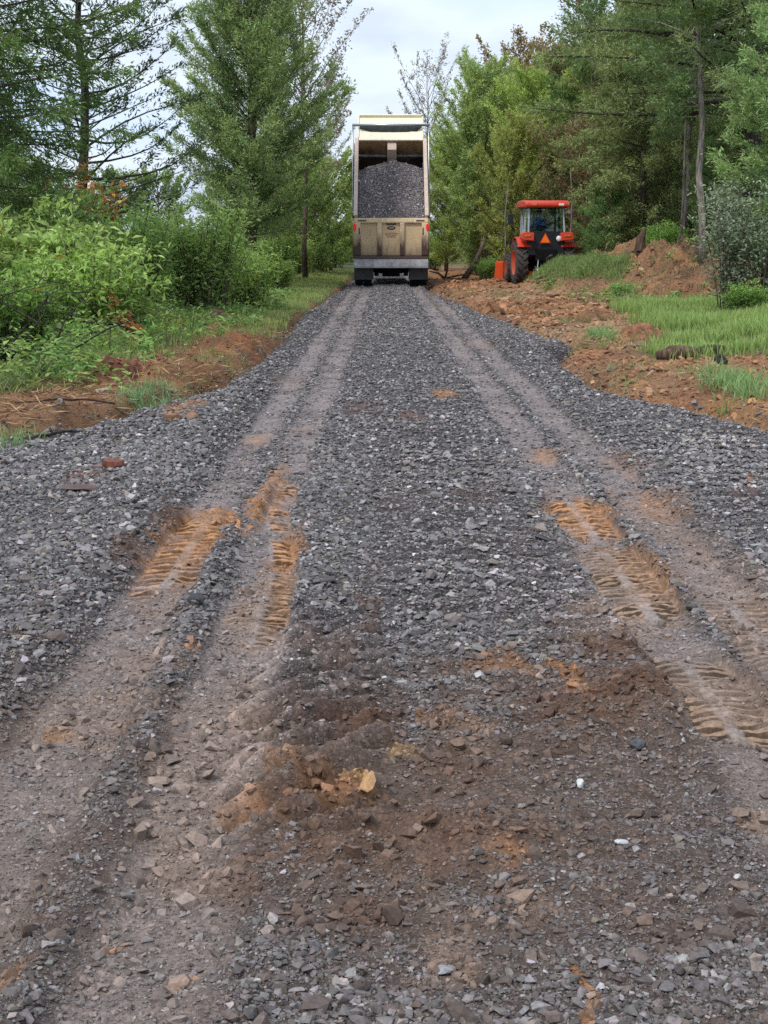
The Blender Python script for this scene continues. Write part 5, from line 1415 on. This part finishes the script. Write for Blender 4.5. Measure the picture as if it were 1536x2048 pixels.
KX, KY = 5.49, 52.7
KZ = .04
trac = empty('tractor', (KX, KY, KZ), math.radians(6), 'orange red cab tractor with front loader parked behind the bank', 'tractor')
trac.scale = (.935, .96, .985)
for s in (-1, 1):
    mb = MB(); tyre(mb, (s * .88, 0, .75), .72, .44, 48, 20, .055)
    wo = mb.build('rear_tyre', M_TREAD, trac)
    rm = MB(); rm.lathe([(.44, .17 * s), (.45, .215 * s), (.42, .20 * s), (.36, .12 * s), (.20, .06 * s), (.16, .10 * s), (.02, .11 * s)], (s * .88, 0, .75), 36)
    rm.build('rim', M_ORANGE, wo, smooth=True)
    mb = MB(); tyre(mb, (s * .84, 2.15, .52), .50, .30, 40, 18, .04)
    wo = mb.build('front_tyre', M_TREAD, trac)
    MB().lathe([(.29, .12 * s), (.28, .15 * s), (.22, .06 * s), (.12, .06 * s), (.02, .08 * s)], (s * .84, 2.15, .52), 32).build('rim', M_ORANGE, wo, smooth=True)
    # fender arcs over the rear wheel
    po = []; pi_ = []
    for i in range(11):
        a = math.radians(8 + i * 15)
        po.append((-.84 * math.cos(a) * 1.0, .75 + .90 * math.sin(a))); pi_.append((-.80 * math.cos(a), .75 + .86 * math.sin(a)))
    mb = MB(); mb.prism(po[2:] + pi_[2:][::-1], s * .56, s * 1.06); fdo = mb.build('fender', M_ORANGE, trac, smooth=False, bevel=.01)
    mb = MB(); mb.prismy([(s * .50, 1.50), (s * .94, 1.53), (s * .98, 1.60), (s * .96, 1.76), (s * .88, 1.80), (s * .50, 1.78)][::s], -.86, -.50)
    ho = mb.build('lamp_housing', M_ORANGE, fdo, bevel=.03, segs=3)
    MB().box((s * .74, -.87, 1.68), (.24, .03, .075)).build('rear_lamp', M_LAMP, ho, bevel=.02)
    MB().box((s * .48, 1.7, .95), (.12, 2.9, .14), Matrix.Rotation(.12, 3, 'X')).build('loader_arm', M_ORANGE2, trac, bevel=.02)
    MB().tube([(s * .35, -.35, .62), (s * .40, -.8, .55), (s * .42, -1.15, .50)], [.035, .03, .04], 8).build('lift_arm', M_STEEL, trac, smooth=True)
bk = MB(); bk.prism([(3.35, .75), (3.3, .3), (3.4, .08), (3.55, .02), (4.15, .02), (4.15, .05), (3.6, .07), (3.45, .14), (3.38, .32), (3.42, .75)], -1.05, 1.05)
for s in (-1, 1): bk.prism([(3.3, .74), (3.27, .3), (3.38, .06), (3.55, .0), (4.12, .0), (3.75, .5), (3.5, .78)], s * 1.052, s * 1.08)
bk.box((0, 3.31, .72), (2.16, .10, .09)); bk.box((0, 3.27, .3), (2.16, .06, .06))
bko = bk.build('loader_bucket', M_ORANGE2, trac, bevel=.01)
MB().box((-1.02, 3.22, .40), (.30, .1, .62)).build('bucket_bracket', M_ORANGE2, trac, bevel=.01)
hd = MB(); hd.prism([(.95, .75), (.95, 1.55), (1.8, 1.52), (2.75, 1.38), (2.9, 1.2), (2.9, .7)], -.38, .38); hd.build('hood', M_ORANGE, trac, bevel=.06, segs=3)
ch = MB(); ch.box((0, 1.2, .62), (.42, 3.2, .36)); ch.tube([(-.85, 0, .75), (.85, 0, .75)], .15, 14); ch.box((0, -.35, .80), (.62, .5, .5)); ch.tube([(-.8, 2.15, .52), (.8, 2.15, .52)], .09, 12); ch.box((0, -.62, 1.02), (.8, .12, .42))
ch.build('chassis', M_CHASSIS, trac, bevel=.03)
lk = MB(); lk.tube([(.0, -.62, .85), (.05, -.9, .98), (.12, -1.05, 1.02)], .03, 8); lk.tube([(.28, -.5, .95), (.33, -.8, .8), (.40, -1.0, .55)], .025, 8); lk.tube([(-.28, -.5, .95), (-.33, -.8, .8), (-.4, -1.0, .55)], .025, 8); lk.box((0, -.9, .48), (.1, .5, .06))
lk.build('hitch_links', M_STEEL, trac, smooth=False)
# cab: lower shell, posts, glass, roof
lo_ = MB(); lo_.prism([(-.60, 1.0), (-.62, 1.82), (.95, 1.72), (.95, .8), (.0, .8)], -.72, .72)
# leave the upper cab open; the shell is a low tub
lo_ = MB(); lo_.box((0, -.58, 1.42), (1.34, .07, .82)); lo_.box((0, .2, 1.22), (1.3, 1.36, .06))
for s in (-1, 1): lo_.prism([(-.58, 1.0), (-.58, 1.80), (-.1, 1.72), (.25, 1.2), (.9, 1.1), (.9, .95), (0, .95)], s * .66, s * .70)
lo_.box((0, .92, 1.25), (1.3, .06, .6))
lo_.build('cab_shell', M_CABBLK, trac, bevel=.015)
posts = {'rear_pillar': ((-.60, 1.80), (-.50, 2.66)), 'side_pillar': ((.20, 1.3), (.2, 2.66)), 'front_pillar': ((.92, 1.3), (.78, 2.66))}
for nm, (a, b_) in posts.items():
    for s in (-1, 1):
        wv = .04 if nm != 'side_pillar' else .03
        MB().tube([(s * .665, a[0], a[1]), (s * .63, b_[0], b_[1])], wv, 6).build(nm, M_PILLAR if (s < 0 or nm == 'rear_pillar') else M_CABBLK, trac, smooth=False)
MB().prism([(-.610, 1.84), (-.602, 1.84), (-.512, 2.64), (-.520, 2.64)], -.61, .61).build('rear_window', M_GLASS, trac)
for s in (-1, 1):
    mb = MB(); mb.add([(s * .655, -.55, 1.84), (s * .655, .88, 1.25), (s * .625, .76, 2.64), (s * .625, -.46, 2.64)], [(0, 1, 2, 3)])
    mb.build('side_window', M_GLASS, trac)
MB().add([(-.62, .93, 1.55), (.62, .93, 1.55), (.6, .80, 2.64), (-.6, .80, 2.64)], [(0, 1, 2, 3)]).build('windscreen', M_GLASS, trac)
rf = MB(); rf.prism([(-.72, 2.64), (-.78, 2.70), (-.76, 2.80), (-.55, 2.88), (.2, 2.90), (.85, 2.86), (1.02, 2.78), (1.02, 2.68), (.95, 2.64)], -.82, .82)
rfo = rf.build('roof', M_ORANGE, trac, bevel=.06, segs=3)
for s, mt in ((-1, M_LAMP), (1, M_WHITEPL)):
    MB().box((s * .5, -.79, 2.73), (.2, .05, .08)).build('roof_lamp', mt, rfo, bevel=.02)
MB().prism([(-.70, 2.62), (-.70, 2.642), (.9, 2.642), (.9, 2.62)], -.74, .74).build('headliner', M_CABBLK, trac)
wl = MB(); wl.lathe([(.0, -.03), (.055, -.03), (.075, .02), (.06, .05), (0, .05)], (0, 0, 0), 18)
wlo = wl.build('work_light', M_WHITEPL, trac, smooth=True); wlo.location = (.84, -.55, 2.50); wlo.rotation_euler = (0, 0, math.pi / 2)
wl = MB(); wl.lathe([(0, -.04), (.075, -.04), (.10, .0), (.09, .05), (0, .05)], (0, 0, 0), 20)
wlo = wl.build('white_reservoir', M_WHITEPL, trac, smooth=True); wlo.location = (.45, -.68, 1.58); wlo.rotation_euler = (0, 0, math.pi / 2)
cx, cz, a = -.06, 1.545, .27
tri = lambda r: [(cx + r * math.sin(t), cz + r * math.cos(t)) for t in (0, 2.0944, 4.18879)]
smo = MB().prismy(tri(.25)[::-1], -.70, -.69).build('slow_vehicle_triangle', M_SMVR, trac)
MB().prismy(tri(.195)[::-1], -.708, -.7025).build('triangle_centre', M_SMV, smo)
mi = MB(); mi.tube([(-.62, .85, 2.55), (-.95, .95, 2.55), (-1.02, .95, 2.45)], .015, 6); mi.box((-1.04, .93, 2.25), (.20, .05, .36)); mi.build('mirror', M_CABBLK, trac, bevel=.015)
mi = MB(); mi.tube([(.62, .85, 2.5), (.9, .95, 2.5)], .015, 6); mi.box((.96, .93, 2.28), (.18, .05, .34)); mi.build('mirror', M_CABBLK, trac, bevel=.015)
MB().tube([(.30, 1.6, 1.5), (.30, 1.6, 2.3)], .035, 10).build('exhaust', M_CHASSIS, trac, smooth=True)
se = MB(); se.box((-.10, .08, 1.62), (.46, .44, .12)); se.box((-.10, -.17, 1.82), (.40, .08, .36)); se.box((-.10, .1, 1.42), (.2, .25, .3)); se.build('seat', M_CABBLK, trac, bevel=.04, segs=3)
sw = MB(); r0 = .18
sw.tube([(r0 * math.cos(t), .50 + r0 * .5 * math.sin(t), 1.62 + r0 * .87 * math.sin(t) * .6) for t in [i * math.pi / 9 for i in range(19)]], .014, 6, cap=False)
sw.tube([(0, .50, 1.62), (0, .75, 1.2)], .025, 6); sw.tube([(-r0, .5, 1.62), (r0, .5, 1.62)], .012, 6)
swo = sw.build('steering_wheel', M_CABBLK, trac, smooth=True); swo.location = (-.14, .02, .46)

# the driver, seen from behind through the rear glass
M_SKIN = plain('skin', (.46, .27, .19), .55, 0, .08, 8)
M_SHIRT = plain('blue_shirt', (.035, .13, .33), .85, 0, .25, 14)
M_JEANS = plain('dark_trousers', (.025, .03, .045), .9, 0, .25, 18)
M_CAP = plain('dark_cap', (.03, .03, .035), .85, 0, .2, 15)


def person_body(parent_loc, rz):
    J = []; E = []; Rr = []

    def add(p, r, prev=None):
        J.append(p); Rr.append(r)
        if prev is not None: E.append((prev, len(J) - 1))
        return len(J) - 1
    pel = add((0, 0, .08), (.155, .12))
    wa = add((0, -.03, .26), (.14, .105), pel); che = add((0, -.02, .46), (.165, .115), wa); nk0 = add((0, .0, .59), (.075, .07), che)
    nk = add((0, .02, .66), (.052, .055), nk0); hd0 = add((0, .045, .75), (.078, .092), nk); hd1 = add((0, .04, .86), (.072, .088), hd0); add((0, .03, .90), (.04, .05), hd1)
    add((0, .125, .775), (.014, .014), hd0)
    for s in (-1, 1):
        cl = add((s * .13, -.01, .55), (.07, .07), che); sho = add((s * .20, .0, .52), (.062, .062), cl)
        el = add((s * .25, .12, .30), (.045, .045), sho); wr = add((s * .17, .38, .40), (.028, .03), el)
        pa = add((s * .165, .435, .415), (.034, .02), wr); pk = add((s * .16, .475, .42), (.036, .018), pa)
        for f_, (ox, l1) in enumerate(((-.028, .032), (-.010, .038), (.010, .036), (.028, .028))):
            k1 = add((s * .16 + ox, .505, .425), (.0095, .0095), pk); k2 = add((s * .16 + ox, .505 + l1 * .5, .405), (.009, .009), k1); add((s * .16 + ox, .505 + l1 * .2, .385), (.008, .008), k2)
        t1 = add((s * .16 - s * .04, .45, .425), (.012, .012), pa); add((s * .16 - s * .055, .485, .41), (.010, .010), t1)
        hp = add((s * .095, .06, .06), (.095, .09), pel); kn = add((s * .15, .46, .10), (.066, .066), hp); an = add((s * .15, .52, -.32), (.042, .045), kn)
        add((s * .155, .66, -.37), (.042, .03), an)
        add((s * .078, .04, .79), (.018, .026), hd0)
    me = bpy.data.meshes.new('person'); me.from_pydata(J, E, []); me.update()
    o = bpy.data.objects.new('person', me); COL.objects.link(o)
    sk = o.modifiers.new('skin', 'SKIN'); sk.use_smooth_shade = True
    for i, v in enumerate(me.skin_vertices[0].data): v.radius = Rr[i]; v.use_root = (i == 0)
    sub = o.modifiers.new('sub', 'SUBSURF'); sub.levels = 2; sub.render_levels = 2
    bpy.context.view_layer.update()
    dg_ = bpy.context.evaluated_depsgraph_get()
    nm = bpy.data.meshes.new_from_object(o.evaluated_get(dg_))
    o.modifiers.clear(); o.data = nm
    nm.materials.clear()
    for m_ in (M_SKIN, M_SHIRT, M_JEANS): nm.materials.append(m_)
    for p_ in nm.polygons:
        c = p_.center
        if c.z > .615 and abs(c.x) < .15: i = 0
        elif c.y > .36 and c.z > .22 and abs(c.x) < .30 and c.z < .5: i = 0
        elif c.z < .17 or (c.y > .25 and c.z < .2): i = 2
        else: i = 1
        p_.material_index = i; p_.use_smooth = True
    o.location = parent_loc; o.rotation_euler = (0, 0, rz)
    tag(o, 'driver in blue shirt and dark cap seated in the tractor cab', 'person')
    cp = MB(); cp.ellipsoid((0, .03, .875), (.088, .105, .072), 16, 10); cp.prismy([(-.07, .865), (.07, .865), (.06, .88), (-.06, .88)], .12, .21)
    cp.build('cap', M_CAP, o, smooth=True)
    fc = MB()
    for s in (-1, 1): fc.ellipsoid((s * .032, .128, .805), (.012, .008, .008), 8, 6)
    fc.build('eyes', M_DARK, o, smooth=True)
    MB().ellipsoid((0, .128, .725), (.024, .008, .006), 10, 6).build('mouth', M_INK, o, smooth=True)
    return o


ds = trac.matrix_basis @ Vector((-.14, .0, 1.28)) if False else Matrix.Translation((KX, KY, KZ)) @ Matrix.Rotation(math.radians(6), 4, 'Z') @ Vector((-.13, .05, 1.635))
person_body(ds, math.radians(6))
